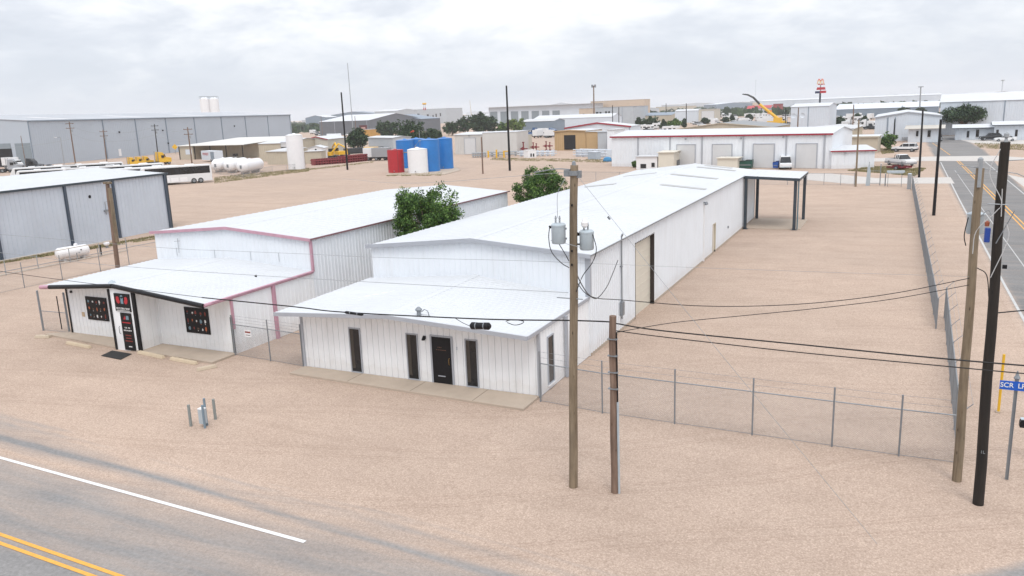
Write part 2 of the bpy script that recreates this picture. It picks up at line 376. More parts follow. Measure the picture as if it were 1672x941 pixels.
def dust2(x, y):
    l_ = interp(y, [(20, 5.2), (27, 6.0), (60, 6.05), (140, 6.3), (250, 6.6)]); r_ = interp(y, [(20, 15), (100, 14.2), (190, 17)])
    dd = min(x-l_, r_-x); b = 1.3-.35*smooth(dd/.25)-.85*smooth(dd/.8)
    if 158 < y < 176: b += .45*math.exp(-((y-167)/4)**2)
    return max(.0, min(1.3, b))
ys = [20+1.5*i for i in range(40)]+[80+3*i for i in range(62)]
rows = []
for y in ys:
    l_ = interp(y, [(20, 5.4), (27, 5.9), (60, 5.9), (140, 6.1), (190, 5.2), (200, -2), (215, -4), (263, -4)]); r_ = interp(y, [(20, 22), (30, 16), (100, 14.4), (150, 15), (190, 17), (200, 19), (215, 20), (263, 16)])
    rows.append([(l_+(r_-l_)*i/24, y) for i in range(25)])
o = grid_road('road', rows, 'side street running away along the right edge of the yard', dust2, ROADS); o.location.z = .003
def line(name, pts, w, mat, label):
    m = MB()
    for (a, b) in zip(pts, pts[1:]):
        a = Vector((a[0], a[1], 0)); b = Vector((b[0], b[1], 0)); t = (b-a).normalized(); q = Vector((-t.y, t.x, 0))*w/2
        m.quad((*(a-q).xy, .018), (*(b-q).xy, .018), (*(b+q).xy, .018), (*(a+q).xy, .018))
    return tag(m.build(name, mat), label, 'road marking', kind='structure')
line('road_line', [(-200, 20.0), (-60, 16.75), (-27.86, 15.75), (-13.89, 15.24)], .13, LINEW, 'white edge line on the front road, stopping short of the corner')
a0 = Vector((-22.45, 12.3)); dr = (Vector((-17.31, 12.12))-a0)
for k, lb in ((0, 'far yellow centre line of the front road'), (-.30, 'near yellow centre line of the front road')):
    line('road_line', [(a0+dr*t+Vector((0, k))).to_tuple() for t in (-30, -6, 0, 1, 4)], .12, LINEY, lb)
line('road_line', [(6.5, 30), (6.42, 40), (6.45, 55), (6.5, 62.8), (6.75, 100), (7.1, 136), (7.3, 157)], .14, LINEO, 'white edge line nearest the yard on the side street')
line('road_line', [(13.1, 30), (13.2, 60), (13.4, 90), (13.6, 112), (14.0, 158)], .14, LINEO, 'white edge line on the far side of the side street')
line('road_line', [(10.2, 30), (10.25, 60), (10.25, 80), (10.1, 120), (9.9, 160)], .12, LINEY, 'left line of the double yellow centre on the side street')
line('road_line', [(10.55, 30), (10.6, 60), (10.6, 80), (10.45, 120), (10.25, 160)], .12, LINEY, 'right line of the double yellow centre on the side street')
line('road_line', [(9.7, 176), (9.0, 200), (8.2, 222)], .14, LINEY, 'faint yellow centre line beyond the cross drive')
line('road_line', [(8.2, 60), (8.3, 100), (8.5, 140)], .07, LINEO, 'thin worn white line inside the near lane of the side street')
def slab(name, pts, z0, z1, mat, label, cat, kind='structure'):
    m = MB(); n = len(pts); i = 0
    m.v = [(p[0], p[1], z0) for p in pts]+[(p[0], p[1], z1) for p in pts]
    m.f = [tuple(range(n, 2*n))]+[(k, (k+1) % n, n+(k+1) % n, n+k) for k in range(n)]
    return tag(m.build(name, mat, bevel=.01 if z1-z0 > .05 else 0), label, cat, kind=kind)
slab('driveway', [(-5.6, 117.8), (7.3, 118.6), (7.3, 127.8), (-2.2, 126.4), (-9, 134.4), (-30, 138), (-32, 130), (-14, 126)], 0, .02, CONCL, 'pale concrete drive from the side street to the red trimmed shed', 'driveway')
slab('driveway', [(6.2, 160.5), (17, 158.5), (22, 165), (17, 173), (6.2, 172), (-6, 168), (-6, 160)], 0.002, .024, CONCL, 'pale concrete band crossing the side street by the pickup', 'driveway')
slab('driveway', [(14.4, 90), (22, 84), (24, 96), (14.6, 132)], 0.0, .018, CONCL, 'pale concrete apron on the far side of the street', 'driveway')
slab('driveway', [(17, 215), (40, 205), (40, 228), (15, 236)], 0.0, .02, CONCL, 'pale concrete strip before the low office', 'driveway')
# ------------------------------------------------------------------ near buildings
def PT(mb, name, mat, root, sub=False, **k):
    """part of a building, modelled in world coordinates"""
    if k.pop('each', False):
        o = None
        for q in mb.islands(): o = PT(q, name, mat, root, sub, **k)
        return o
    o = mb.build(name, mat, root, **k)
    if not sub: o.location = -root.location
    return o
def strip(mb, pts, h, t, nrm):
    """fascia: a band of height h hanging below the line pts, thickness t along nrm"""
    nrm = Vector(nrm)
    for a, b in zip(pts, pts[1:]):
        a = Vector(a); b = Vector(b); dn = Vector((0, 0, -h)); i = len(mb.v)
        for p in (a, b, b+dn, a+dn): mb.v.append(tuple(p)); 
        for p in (a, b, b+dn, a+dn): mb.v.append(tuple(p+nrm*t))
        mb.f += [(i, i+3, i+2, i+1), (i+4, i+5, i+6, i+7), (i, i+1, i+5, i+4), (i+3, i+7, i+6, i+2), (i, i+4, i+7, i+3), (i+1, i+2, i+6, i+5)]
    return mb
def window_unit(root, a, b, z0, z1, nrm, fmat=TRIM_GREY, gmat=None, mull=False):
    """a,b ground corners of the opening, frame proud of the wall"""
    a = Vector((a[0], a[1], 0)); b = Vector((b[0], b[1], 0)); nrm = Vector(nrm); t = (b-a).normalized(); w = (b-a).length; rz = atan2(t.y, t.x)
    f = MB(); fw = .05
    sgn = 1 if (Vector((-t.y, t.x, 0))).dot(nrm) > 0 else -1
    y0, y1 = sorted((-.01*sgn, .05*sgn))
    for (x0, x1, zz0, zz1) in ((0, fw, z0, z1), (w-fw, w, z0, z1), (fw, w-fw, z1-fw, z1), (fw, w-fw, z0, z0+fw)): f.box(x0, x1, y0, y1, zz0, zz1, rz, a)
    fr = PT(f, 'window', fmat, root)
    gy = sorted((.0, .02*sgn)); m = MB().box(fw, w-fw, gy[0], gy[1], z0+fw, z1-fw, rz, a); PT(m, 'pane', gmat or GLASS, fr, sub=True)
    m = MB(); sy = sorted((.0, .10*sgn)); m.box(-.03, w+.03, sy[0], sy[1], z0-.05, z0-.003, rz, a); PT(m, 'sill', WHITEP, fr, sub=True)
    m = MB().box(fw, fw+(w-2*fw)*.34, gy[0]-.004 if sgn < 0 else gy[0], gy[1]+(.0 if sgn < 0 else .004), z0+fw+.15, z1-fw, rz, a); PT(m, 'curtain', paint('dim_curtain', (.055, .045, .036), .5, .3, 3), fr, sub=True)
    return fr
# ---- building A: white office front with the long shop behind it
A = thing('metal_building', 'long white metal building with a low gabled office and a black front door', 'building', (-18.2, 27.7, 0))
XL, XR, YF, YM = -24.05, -12.28, 27.7, 33.5
XRD = -18.55
rA = dict(FL=(-24.7, 26.6, 2.85), FC=(-18.7, 26.6, 3.19), FR=(-12.25, 26.6, 2.83), BL=(-24.3, YM, 3.08), BC=(-18.1, YM, 3.56), BR=(-12.25, YM, 2.83))
m = MB()
m.ribbed((XL, YF, .02), (XRD, YF, .02), (XL, YF, 2.86), (XRD, YF, 3.16), (0, -1, 0), .30, .03, .032, True)
m.ribbed((XRD, YF, .02), (XR, YF, .02), (XRD, YF, 3.16), (XR, YF, 2.81), (0, -1, 0), .30, .03, .032, True)
m.ribbed((XR, YF, .02), (XR, YM, .02), (XR, YF, 2.8), (XR, YM, 2.8), (1, 0, 0), .30, .03, .032, True)
m.ribbed((XL, YM, .02), (XL, YF, .02), (XL, YM, 2.9), (XL, YF, 2.86), (-1, 0, 0), .30, .02, .05)
PT(m, 'office_wall', SHOP_PANEL, A)
m = MB()
m.ribbed(rA['FL'], rA['BL'], rA['FC'], rA['BC'], (0, 0, 1), .3, .024, .08)
m.ribbed(rA['FR'], rA['BR'], rA['FC'], rA['BC'], (0, 0, 1), .3, .024, .08)
PT(m, 'office_roof', WHITE_ROOF, A)
ridge_cap = lambda a, b, root, name: PT(MB().poly([(a[0]-.22, a[1], a[2]-.012), (a[0], a[1], a[2]+.05), (b[0], b[1], b[2]+.05), (b[0]-.22, b[1], b[2]-.012)]).poly([(a[0], a[1], a[2]+.05), (a[0]+.22, a[1], a[2]-.012), (b[0]+.22, b[1], b[2]-.012), (b[0], b[1], b[2]+.05)]), name, WHITE_ROOF, root)
ridge_cap(rA['FC'], rA['BC'], A, 'office_ridge_cap')
dn = Vector((0, 0, -.03)); m = MB()
for a, b, c, d in (('FL', 'BL', 'BC', 'FC'), ('FC', 'BC', 'BR', 'FR')): m.quad(*(Vector(rA[k])+dn for k in (a, b, c, d)))
PT(m, 'soffit', SHOP_PANEL, A)
m = MB(); up = Vector((0, 0, .03)); strip(m, [Vector(rA[k])+up for k in ('FL', 'FC', 'FR')], .17, .04, (0, -1, 0)); strip(m, [Vector(rA['FR'])+up, Vector(rA['BR'])+up], .15, .04, (1, 0, 0)); strip(m, [Vector(rA['FL'])+up-Vector((0,0,.04)), Vector(rA['BL'])+up-Vector((0,0,.04))], .10, .03, (-1, 0, 0))
PT(m, 'fascia', TRIM_GREY, A)
m = MB()
for (x, y) in ((XR+.03, YF-.02), (XL-.03, YF-.02)): m.box(x-.09, x+.03, y-.03, y+.09, .02, 2.74)
PT(m, 'corner_trim', TRIM_GREY, A, each=True)
for (x0, x1) in ((-21.48, -20.86), (-18.48, -17.88), (-15.6, -15.01)): window_unit(A, (x0, YF), (x1, YF), .09, 2.17, (0, -1, 0))
window_unit(A, (XR, 28.55), (XR, 29.2), .25, 2.3, (1, 0, 0))
fr = MB(); 
for b in ((-17.27, -17.19, 0, 2.2), (-16.26, -16.18, 0, 2.2), (-17.19, -16.26, 2.12, 2.2)): fr.box(b[0], b[1], YF-.05, YF+.02, b[2]+.02, b[3])
d = PT(fr, 'door_frame', TRIM_GREY, A)
dr_ = PT(MB().box(-17.19, -16.26, YF-.035, YF+.01, .04, 2.12), 'door', BLACKP, A)
PT(MB().tube([(-16.36, YF-.05, .95), (-16.36, YF-.10, 1.0), (-16.36, YF-.10, 1.2), (-16.36, YF-.05, 1.25)], .014), 'handle', paint('brass', (.35, .22, .08), .35, .1, 3, metal=.8), dr_, sub=True)
PT(MB().box(-16.95, -16.6, YF-.05, YF-.034, .40, .44), 'letter_slot', TRIM_GREY, dr_, sub=True)
m = MB()
for k in range(5): m.box(-16.98+.1*k, -16.92+.1*k, YF-.042, YF-.034, 1.56, 1.585)
for k in range(3): m.box(-16.9+.07*k, -16.87+.07*k, YF-.042, YF-.034, 1.66, 1.70)
PT(m, 'lettering', paint('faded_gold', (.16, .07, .04), .5, .1, 3), dr_, sub=True, each=True)
text('2', .16, TXF, None, (0, 0, 0), (pi/2, 0, 0), 'house_number').parent = A
bpy.data.objects['house_number'].location = Vector((-15.98, YF-.045, 1.72))-A.location
m = MB(); m.box(-17.6, -17.48, YF-.06, YF, 1.98, 2.12); m.lathe([(.03, 0), (.07, -.10), (.08, -.14)], 12, (-17.54, YF-.12, 2.1)); PT(m, 'wall_lamp', BLACKP, A)
# main body
rz_ = [(-24.2, 4.78), (-18.15, 5.30), (-12.08, 4.78)]; YB = 81.3
WX = -12.2
m = MB(); m.ribbed((-24.1, YM, 2.0), (-18.15, YM, 2.0), (-24.1, YM, 4.72), (-18.15, YM, 5.24), (0, -1, 0), .3, .022, .05)
m.ribbed((-18.15, YM, .02), (WX, YM, .02), (-18.15, YM, 5.24), (WX, YM, 4.72), (0, -1, 0), .3, .022, .05)
m.ribbed((WX, YM, .15), (WX, 40.6, .15), (WX, YM, 4.74), (WX, 40.6, 4.74), (1, 0, 0), .3, .04, .10)
m.ribbed((WX, 40.6, 4.16), (WX, 44.25, 4.16), (WX, 40.6, 4.74), (WX, 44.25, 4.74), (1, 0, 0), .3, .04, .10)
m.ribbed((WX, 44.25, .15), (WX, 57.5, .15), (WX, 44.25, 4.74), (WX, 57.5, 4.74), (1, 0, 0), .3, .035, .08)
m.ribbed((WX, 57.5, .15), (WX, 61.0, .15), (WX, 57.5, 4.74), (WX, 61.0, 4.74), (1, 0, 0), .3, .016, .05)
m.ribbed((WX, 61.0, 2.25), (WX, 62.0, 2.25), (WX, 61.0, 4.74), (WX, 62.0, 4.74), (1, 0, 0), .3, .016, .05)
m.ribbed((WX, 62.0, .15), (WX, YB, .15), (WX, 62.0, 4.74), (WX, YB, 4.74), (1, 0, 0), .3, .016, .05)
m.quad((-24.1, YM, .1), (-24.1, YB, .1), (-24.1, YB, 4.74), (-24.1, YM, 4.74)); m.poly([(-24.1, YB, .1), (WX, YB, .1), (WX, YB, 4.74), (-18.15, YB, 5.3), (-24.1, YB, 4.74)])
PT(m, 'wall', WHITE_PANEL, A)
m = MB().box(-24.12, WX+.03, YM+.05, 40.6, 0, .16); m.box(-24.12, WX+.03, 44.25, 61, 0, .16); m.box(-24.12, WX+.03, 62.0, YB, 0, .16); PT(m, 'foundation', CONC, A, each=True)
m = MB(); rb = lambda p, z: None
f0, f1 = 33.28, 81.45
m.ribbed((-24.25, f0, 4.8), (-24.25, f1, 4.8), (-18.15, f0, 5.34), (-18.15, f1, 5.44), (0, 0, 1), .61, .025, .08)
m.ribbed((-12.08, f0, 4.8), (-12.08, f1, 4.8), (-18.15, f0, 5.34), (-18.15, f1, 5.44), (0, 0, 1), .61, .025, .08)
PT(m, 'roof', WHITE_ROOF, A); ridge_cap((-18.15, f0, 5.34), (-18.15, f1, 5.44), A, 'ridge_cap')
m = MB()
for (x0, x1, y, sgn) in ((-17.6, -13.6, 69.3, 1), (-16.4, -12.9, 61.2, 1), (-22.6, -19.6, 71.5, -1), (-17.2, -13.6, 77.8, 1), (-22.9, -20.4, 62, -1), (-16.9, -14.3, 79.9, 1)):
    zf = lambda x: 4.8+(.54+.1*(y-33)/48)*(1-abs(x+18.15)/6.1)+.052
    i_ = len(m.v); m.v += [(x0, y, zf(x0)-.05), (x1, y, zf(x1)-.05), (x1, y+.75, zf(x1)-.05), (x0, y+.75, zf(x0)-.05), (x0, y, zf(x0)), (x1, y, zf(x1)), (x1, y+.75, zf(x1)), (x0, y+.75, zf(x0))]; m.f += [tuple(i_+q for q in t_) for t_ in ((0, 3, 2, 1), (4, 5, 6, 7), (0, 1, 5, 4), (1, 2, 6, 5), (2, 3, 7, 6), (3, 0, 4, 7))]
PT(m, 'skylight', paint('dull_skylight', (.40, .40, .395), .5, .1, 1), A, each=True)
m = MB(); strip(m, [(-24.3, f0, 4.86), (-18.15, f0, 5.40), (-12.05, f0, 4.86)], .19, .04, (0, -1, 0)); PT(m, 'rake_trim', TRIM_GREY, A)
m = MB(); strip(m, [(-12.07, f0, 4.83), (-12.07, 74.3, 4.83)], .06, .04, (1, 0, 0)); PT(m, 'eave_trim', GALV, A)
m = MB().box(WX-.2, WX+.05, YM-.05, YM+.1, 2.84, 4.68); PT(m, 'corner_post', TRIM_GREY, A)
m = MB().box(WX-.02, WX+.09, 30.35, 30.5, 0.02, 2.72); PT(m, 'downspout', TRIM_GREY, A)
m = MB().box(WX-.25, WX-.2, 40.6, 44.25, 0.0, 4.3)
for k in range(9): m.box(WX-.2, WX-.188, 40.6, 44.25, .2+.45*k, .23+.45*k)
PT(m, 'roll_up_door', CREAM, A)
m = MB().box(WX-.27, WX+.04, 44.25, 44.30, 0, 4.2).box(WX-.27, WX+.03, 40.55, 40.60, 0, 4.2).box(WX-.27, WX+.03, 40.6, 44.25, 4.13, 4.18); 
PT(m, 'door_jamb', paint('dark_brown_jamb', (.03, .022, .02), .5, .2, 2), A, each=True)
m = MB().box(WX-.12, WX-.08, 61.0, 62.0, .05, 2.25); d = PT(m, 'side_door', CREAM, A)
m = MB().box(WX-.1, WX+.03, 60.94, 61.0, .05, 2.3).box(WX-.1, WX+.03, 62.0, 62.06, .05, 2.3).box(WX-.1, WX+.03, 61.0, 62.0, 2.22, 2.3); PT(m, 'side_door_frame', BEIGE, A)
m = MB().box(WX+.02, WX+.14, 57.42, 57.5, .1, 4.3); PT(m, 'panel_joint', WHITEP, A)
m = MB(); 
for s_ in (-.14, .14): m.lathe([(.05, 0), (.09, -.1), (.1, -.2)], 10, (WX+.22, 57.5+s_, 4.42)); m.box(WX, WX+.22, 57.48+s_, 57.52+s_, 4.34, 4.4)
PT(m, 'flood_light', GALV, A)
m = MB().box(WX, WX+.1, 67.0, 67.2, 1.12, 1.3); PT(m, 'outlet_box', GALV, A)
m = MB().cyl((WX+.12, 37.9, .7), (WX+.12, 37.9, 4.95), .035).cyl((WX+.12, 37.9, 4.95), (WX+.2, 37.84, 5.1), .05); m.box(WX+.02, WX+.16, 37.84, 37.96, 1.0, 1.06).box(WX+.02, WX+.16, 37.84, 37.96, 3.4, 3.46)
PT(m, 'service_mast', GALV, A); PT(MB().box(WX+.03, WX+.2, 37.75, 38.1, .9, 1.6), 'meter_box', GALV, A)
m = MB().tube([(-17.4, 27.15, 3.05), (-17.4, 27.15, 3.36)], .09, 10).lathe([(.13, 3.36), (.15, 3.42), (.05, 3.52)], 12, (-17.4, 27.15, 0)); PT(m, 'roof_vent', GALV, A)
PT(MB().tube([(-17.3, 27.2, 3.3), (-17.15, 27.2, 3.42), (-17.0, 27.2, 3.36), (-16.92, 27.2, 3.1)], .02), 'conduit', GALV, A)
# canopy at the back
m = MB(); m.ribbed((-12.15, 74.2, 4.84), (-7.35, 74.2, 4.62), (-12.15, 81.5, 4.84), (-7.35, 81.5, 4.62), (0, 0, 1), .5, .02, .06); cp = PT(m, 'canopy_roof', WHITE_ROOF, A)
m = MB(); strip(m, [(-12.15, 74.22, 4.83), (-7.35, 74.22, 4.61)], .24, .12, (0, -1, 0)); strip(m, [(-12.15, 81.5, 4.83), (-7.35, 81.5, 4.61)], .24, .12, (0, -1, 0)); strip(m, [(-7.45, 74.22, 4.61), (-7.45, 81.5, 4.61)], .22, .12, (1, 0, 0)); PT(m, 'canopy_beam', DARKSTEEL, A)
for (x, y) in ((-11.95, 74.35), (-11.95, 81.2), (-7.72, 74.5), (-7.6, 81.25)): PT(MB().box(x-.13, x+.13, y-.13, y+.13, .02, 4.6).box(x-.25, x+.25, y-.25, y+.25, .004, .03), 'canopy_post', DARKSTEEL, A)
PT(MB().cyl((-7.45, 74.4, .1), (-7.45, 74.4, 4.55), .06), 'canopy_drainpipe', paint('teal_pipe', (.10, .16, .19), .4, .1, 2), A)
slab('concrete_pad', [(-12.2, 74.5), (-7.2, 74.6), (-7.2, 81.4), (-12.2, 81.4)], 0, .05, CONC, 'tan concrete pad under the open canopy', 'pad')
slab('walkway', [(-24.15, 26.62), (-12.3, 26.15), (-12.3, 27.68), (-24.15, 27.68)], 0, .09, CONC, 'tan concrete walkway along the office with the black door', 'walkway')
m = MB()
for x, y_ in ((-20.9, 26.50), (-17.6, 26.37), (-14.6, 26.25)): m.box(x, x+.025, y_, 27.66, .088, .093)
PT(m, 'walkway_joint', paint('dark_joint', (.16, .13, .10), .9, .1, 3), A, each=True)
# ---- building B: shop with pink trim
B = thing('metal_building', 'white metal shop with faded pink trim, black awning edge and boxed entrance', 'building', (-35, 28.3, 0))
bx0, bx1, by = -41.0, -28.95, 28.25
rB = dict(FL=(-41.35, 27.1, 2.98), FC=(-35.35, 26.85, 3.46), FR=(-28.93, 26.6, 2.93), BL=(-41.2, 34.6, 3.10), BC=(-35.1, 34.6, 3.46), BR=(-28.93, 34.6, 2.97))
m = MB()
m.ribbed((bx0, by, .0), (-35.7, by, .0), (bx0, by, 2.95), (-35.7, by, 3.4), (0, -1, 0), .30, .025, .03, True)
m.ribbed((-34.0, by, .0), (bx1, by, .0), (-34.0, by, 3.3), (bx1, by, 2.92), (0, -1, 0), .30, .016, .03, True)
m.ribbed((bx1, by, .0), (bx1, 34.6, .0), (bx1, by, 2.92), (bx1, 34.6, 2.95), (1, 0, 0), .30, .02, .05)
m.ribbed((bx0, 34.6, .0), (bx0, by, .0), (bx0, 34.6, 3.05), (bx0, by, 2.95), (-1, 0, 0), .30, .02, .05)
m.ribbed((-33.98, 26.92, .0), (-33.98, by, .0), (-33.98, 26.92, 3.3), (-33.98, by, 3.3), (1, 0, 0), .30, .02, .03, True)
m.quad((-35.72, 26.92, 0), (-35.72, by, 0), (-35.72, by, 3.3), (-35.72, 26.92, 3.3)); m.box(-35.7, -34.0, 26.9, 26.95, 0, 3.28)
PT(m, 'shop_wall', SHOP_PANEL, B)
m = MB(); m.ribbed(rB['FL'], rB['BL'], rB['FC'], rB['BC'], (0, 0, 1), .3, .024, .08); m.ribbed(rB['FR'], rB['BR'], rB['FC'], rB['BC'], (0, 0, 1), .3, .024, .08); PT(m, 'shop_roof', WHITE_ROOF, B); ridge_cap(rB['FC'], rB['BC'], B, 'shop_ridge_cap')
m = MB()
for a, b, c, d in (('FL', 'BL', 'BC', 'FC'), ('FC', 'BC', 'BR', 'FR')): m.quad(*(Vector(rB[k])+dn for k in (a, b, c, d)))
PT(m, 'soffit', SHOP_PANEL, B)
mid = Vector(rB['FL']).lerp(Vector(rB['FC']), .13)
FLu, FCu, FRu = (Vector(rB[k])+up for k in ('FL', 'FC', 'FR'))
m = MB().tube([mid+Vector((0, -.02, -.07)), Vector(rB['FC'])+Vector((0, -.02, -.07))], .115, 10).tube([Vector(rB['FC'])+Vector((0.05, -.02, -.07)), Vector(rB['FR'])+Vector((0, -.02, -.07))], .115, 10)
PT(m, 'black_fascia', BLACKP, B, each=True, smooth=True)
m = MB().tube([Vector(rB['FL'])+Vector((0, -.02, -.07)), mid+Vector((0, -.02, -.07))], .11, 10).tube([Vector(rB['FR'])+Vector((.03, 0, -.05)), Vector(rB['BR'])+Vector((.03, -.1, -.03))], .09, 8); strip(m, [FRu+Vector((.1, .4, 0)), Vector(rB['BR'])+up+Vector((.1, 0, 0))], .03, .03, (1, 0, 0))
PT(m, 'pink_gutter', TRIM_PINK, B, each=True, smooth=True)
m = MB().box(bx0-.02, bx0+.07, by-.05, by, 0, 2.9).box(-35.8, -35.68, 26.84, 26.95, 0, 3.2).box(-34.1, -33.92, 26.84, 26.97, 0, 3.15).box(bx1-.08, bx1+.03, by-.05, by+.02, 0, 1.9).box(bx0-.5, bx0-.46, by-.3, by-.26, .3, 2.2)
PT(m, 'black_post', BLACKP, B, each=True)
m = MB().box(bx1, bx1+.10, by-.02, by+.10, 1.3, 2.85).box(bx1+.02, bx1+.16, 31.15, 31.32, .0, 2.85); PT(m, 'pink_downspout', TRIM_PINK, B, each=True)
# entrance
PT(MB().box(-35.1, -34.32, 26.86, 26.9, .05, 2.02), 'door', BLACKP, B)
d = [o for o in B.children if o.name.startswith('door')][0]
PT(MB().tube([(-35.22, 26.84, .9), (-35.22, 26.78, .95), (-35.22, 26.78, 1.25), (-35.22, 26.84, 1.3)], .018), 'handle', GALV, d, sub=True)
sg = PT(MB().box(-35.36, -34.26, 26.85, 26.9, 2.1, 3.02), 'sign_panel', BLACKP, B)
WT = paint('sign_white', (.75, .75, .75), .5, .03); RD = paint('sign_red', (.45, .02, .03), .5, .1, 8); RDD = paint('sign_dull_red', (.22, .03, .02), .5, .1, 8); GB = paint('sign_grey_blue', (.16, .26, .32), .5, .1, 8)
def wt(body, size, mat, x, z, y=26.845, par=None, xs=1.0): 
    q = text(body, size, mat, None, (x, y, z), (pi/2, 0, 0), xs=xs); q.parent = par
    return q
wt('MOCCERN TROP', .135, WT, -34.81, 2.24, 26.848, sg, .92); PT(MB().box(-35.27, -34.33, 26.842, 26.849, 2.125, 2.15), 'underline', WT, sg, sub=True)
m = MB()
def glove(cx, cz, s_, m):
    pts = [(0, -.20), (.11, -.12), (.15, .02), (.12, .16), (.03, .2), (-.06, .15), (-.07, .03), (-.12, -.04), (-.10, -.14)]
    m.v += [(cx+s_*x, 26.842, cz+z) for x, z in pts]+[(cx+s_*x, 26.849, cz+z) for x, z in pts]; i = len(m.v)-18
    m.f += [tuple(range(i, i+9))]+[(i+k, (i+(k+1) % 9), i+9+(k+1) % 9, i+9+k) for k in range(9)]
glove(-35.08, 2.68, -1, m); glove(-34.54, 2.68, 1, m); PT(m, 'red_glove_emblem', RD, sg, sub=True, each=True)
m = MB().box(-34.90, -34.72, 26.842, 26.849, 2.5, 2.86); m.lathe([(.09, 26.842), (.09, 26.849)], 14, (-34.81, 0, 2.86), axis='y'); PT(m, 'grey_figure_emblem', GB, sg, sub=True)
m = MB(); m.poly([(-34.9, 26.848, 1.68), (-34.74, 26.848, 1.68), (-34.72, 26.848, 1.78), (-34.78, 26.848, 1.88)]); PT(m, 'red_logo', RD, d, sub=True)
m = MB(); m.poly([(-34.71, 26.848, 1.68), (-34.5, 26.848, 1.68), (-34.5, 26.848, 1.88), (-34.68, 26.848, 1.88)]); PT(m, 'grey_logo', GB, d, sub=True)
PT(MB().box(-35.0, -34.42, 26.85, 26.857, 1.49, 1.54), 'red_line', RD, d, sub=True); wt('TUE - FRI', .10, WT, -34.71, 1.24, 26.855, d); wt('10:00 AM-6:00 PM', .095, WT, -34.71, 1.10, 26.855, d, .82)
for k, w_ in enumerate((.2, .19, .26)): PT(MB().box(-34.70-w_, -34.70+w_, 26.85, 26.857, .82-.15*k, .87-.15*k), 'dull_red_line', RDD, d, sub=True)
PT(MB().box(-34.78, -34.54, 26.85, 26.857, .23, .28), 'white_line', WT, d, sub=True)
# picture windows papered with a dark display print
def display(x0, x1, z0, z1, seed):
    rnd = random.Random(seed); w = PT(MB().box(x0, x1, by-.05, by, z0, z1), 'window', BLACKP, B)
    pal = [WT, RDD, GB, paint('sign_orange', (.5, .12, .04), .5, .1, 8), paint('sign_brown', (.10, .06, .04), .5, .1, 8), WT]
    ms = [MB() for _ in pal]; rows_ = 3; cols = 5
    for r in range(rows_):
        for c in range(cols):
            cx = x0+.18+(x1-x0-.36)*c/(cols-1)+rnd.uniform(-.04, .04); cz = z1-.22-(z1-z0-.42)*r/(rows_-1)+rnd.uniform(-.03, .03); k = rnd.randrange(len(pal)); w_, h_ = rnd.uniform(.05, .10), rnd.uniform(.07, .16)
            n_ = rnd.choice((5, 6, 7, 8)); ph = rnd.uniform(0, 3); pts = [(cx+w_*cos(2*pi*q/n_+ph)*rnd.uniform(.6, 1), by-.054, cz+h_*sin(2*pi*q/n_+ph)*rnd.uniform(.6, 1)) for q in range(n_)]; ms[k].poly(pts[::-1])
            if rnd.random() < .6: ms[(k+1) % len(pal)].box(cx-.03, cx+.02, by-.058, by-.052, cz-h_-.03, cz-h_)
    for mm, pm in zip(ms, pal):
        if mm.v: PT(mm, 'display_print', pm, w, sub=True, each=True)
    fr_ = MB()
    for b_ in ((x0-.04, x0, z0-.04, z1+.04), (x1, x1+.04, z0-.04, z1+.04), (x0, x1, z1, z1+.04), (x0, x1, z0-.04, z0)): fr_.box(b_[0], b_[1], by-.06, by, b_[2], b_[3])
    PT(fr_, 'frame', BLACKP, w, sub=True)
display(-39.40, -37.85, 1.03, 2.24, 3); display(-32.02, -30.5, .93, 2.18, 8)
PT(MB().box(-40.62, -40.5, by-.08, by, 2.4, 2.52), 'camera', BLACKP, B)
PT(MB().box(-38.35-1.6, -38.15-1.6, by-.03, by, 1.1, 1.35), 'outlet_plate', paint('faded_orange_plate', (.55, .42, .28), .6, .1, 3), B)
m = MB().lathe([(.28, 3.28), (.2, 3.42), (.12, 3.5), (.02, 3.56)], 10, (-36.0, 27.35, 0)); m.tube([(-35.8, 27.3, 3.42), (-35.5, 27.2, 3.48), (-35.3, 27.0, 3.3)], .02); PT(m, 'roof_vent', TXF, B)
PT(MB().cyl((-30.6, 31.9, 2.95), (-30.6, 31.9, 3.2), .06, n=8), 'vent_pipe', BLACKP, B)
ym, yb = 34.6, 59.9
m = MB()
m.ribbed((-41.05, ym, 0), (-35, ym, 0), (-41.05, ym, 4.75), (-35, ym, 5.2), (0, -1, 0), .3, .018, .04); m.ribbed((-35, ym, 0), (bx1, ym, 0), (-35, ym, 5.2), (bx1, ym, 4.7), (0, -1, 0), .3, .018, .04)
m.ribbed((bx1, ym, 0), (bx1, yb, 0), (bx1, ym, 4.7), (bx1, yb, 4.7), (1, 0, 0), .3, .03, .08)
m.quad((-41.05, ym, 0), (-41.05, yb, 0), (-41.05, yb, 4.75), (-41.05, ym, 4.75)); m.poly([(-41.05, yb, 0), (bx1, yb, 0), (bx1, yb, 4.7), (-35, yb, 5.2), (-41.05, yb, 4.75)])
PT(m, 'wall', WHITE_PANEL, B)
m = MB(); m.ribbed((-41.2, 34.45, 4.82), (-41.2, 60.1, 4.82), (-35, 34.45, 5.28), (-35, 60.1, 5.28), (0, 0, 1), .61, .025, .08); m.ribbed((-28.85, 34.45, 4.78), (-28.85, 60.1, 4.78), (-35, 34.45, 5.28), (-35, 60.1, 5.28), (0, 0, 1), .61, .025, .08); PT(m, 'roof', WHITE_ROOF, B); ridge_cap((-35, 34.45, 5.28), (-35, 60.1, 5.28), B, 'ridge_cap')
m = MB(); strip(m, [(-41.25, 34.45, 4.87), (-35, 34.45, 5.33), (-28.82, 34.45, 4.83)], .17, .05, (0, -1, 0)); m.box(bx1-.06, bx1+.07, ym-.06, ym+.06, 2.98, 4.68); PT(m, 'rake_trim', TRIM_PINK, B)
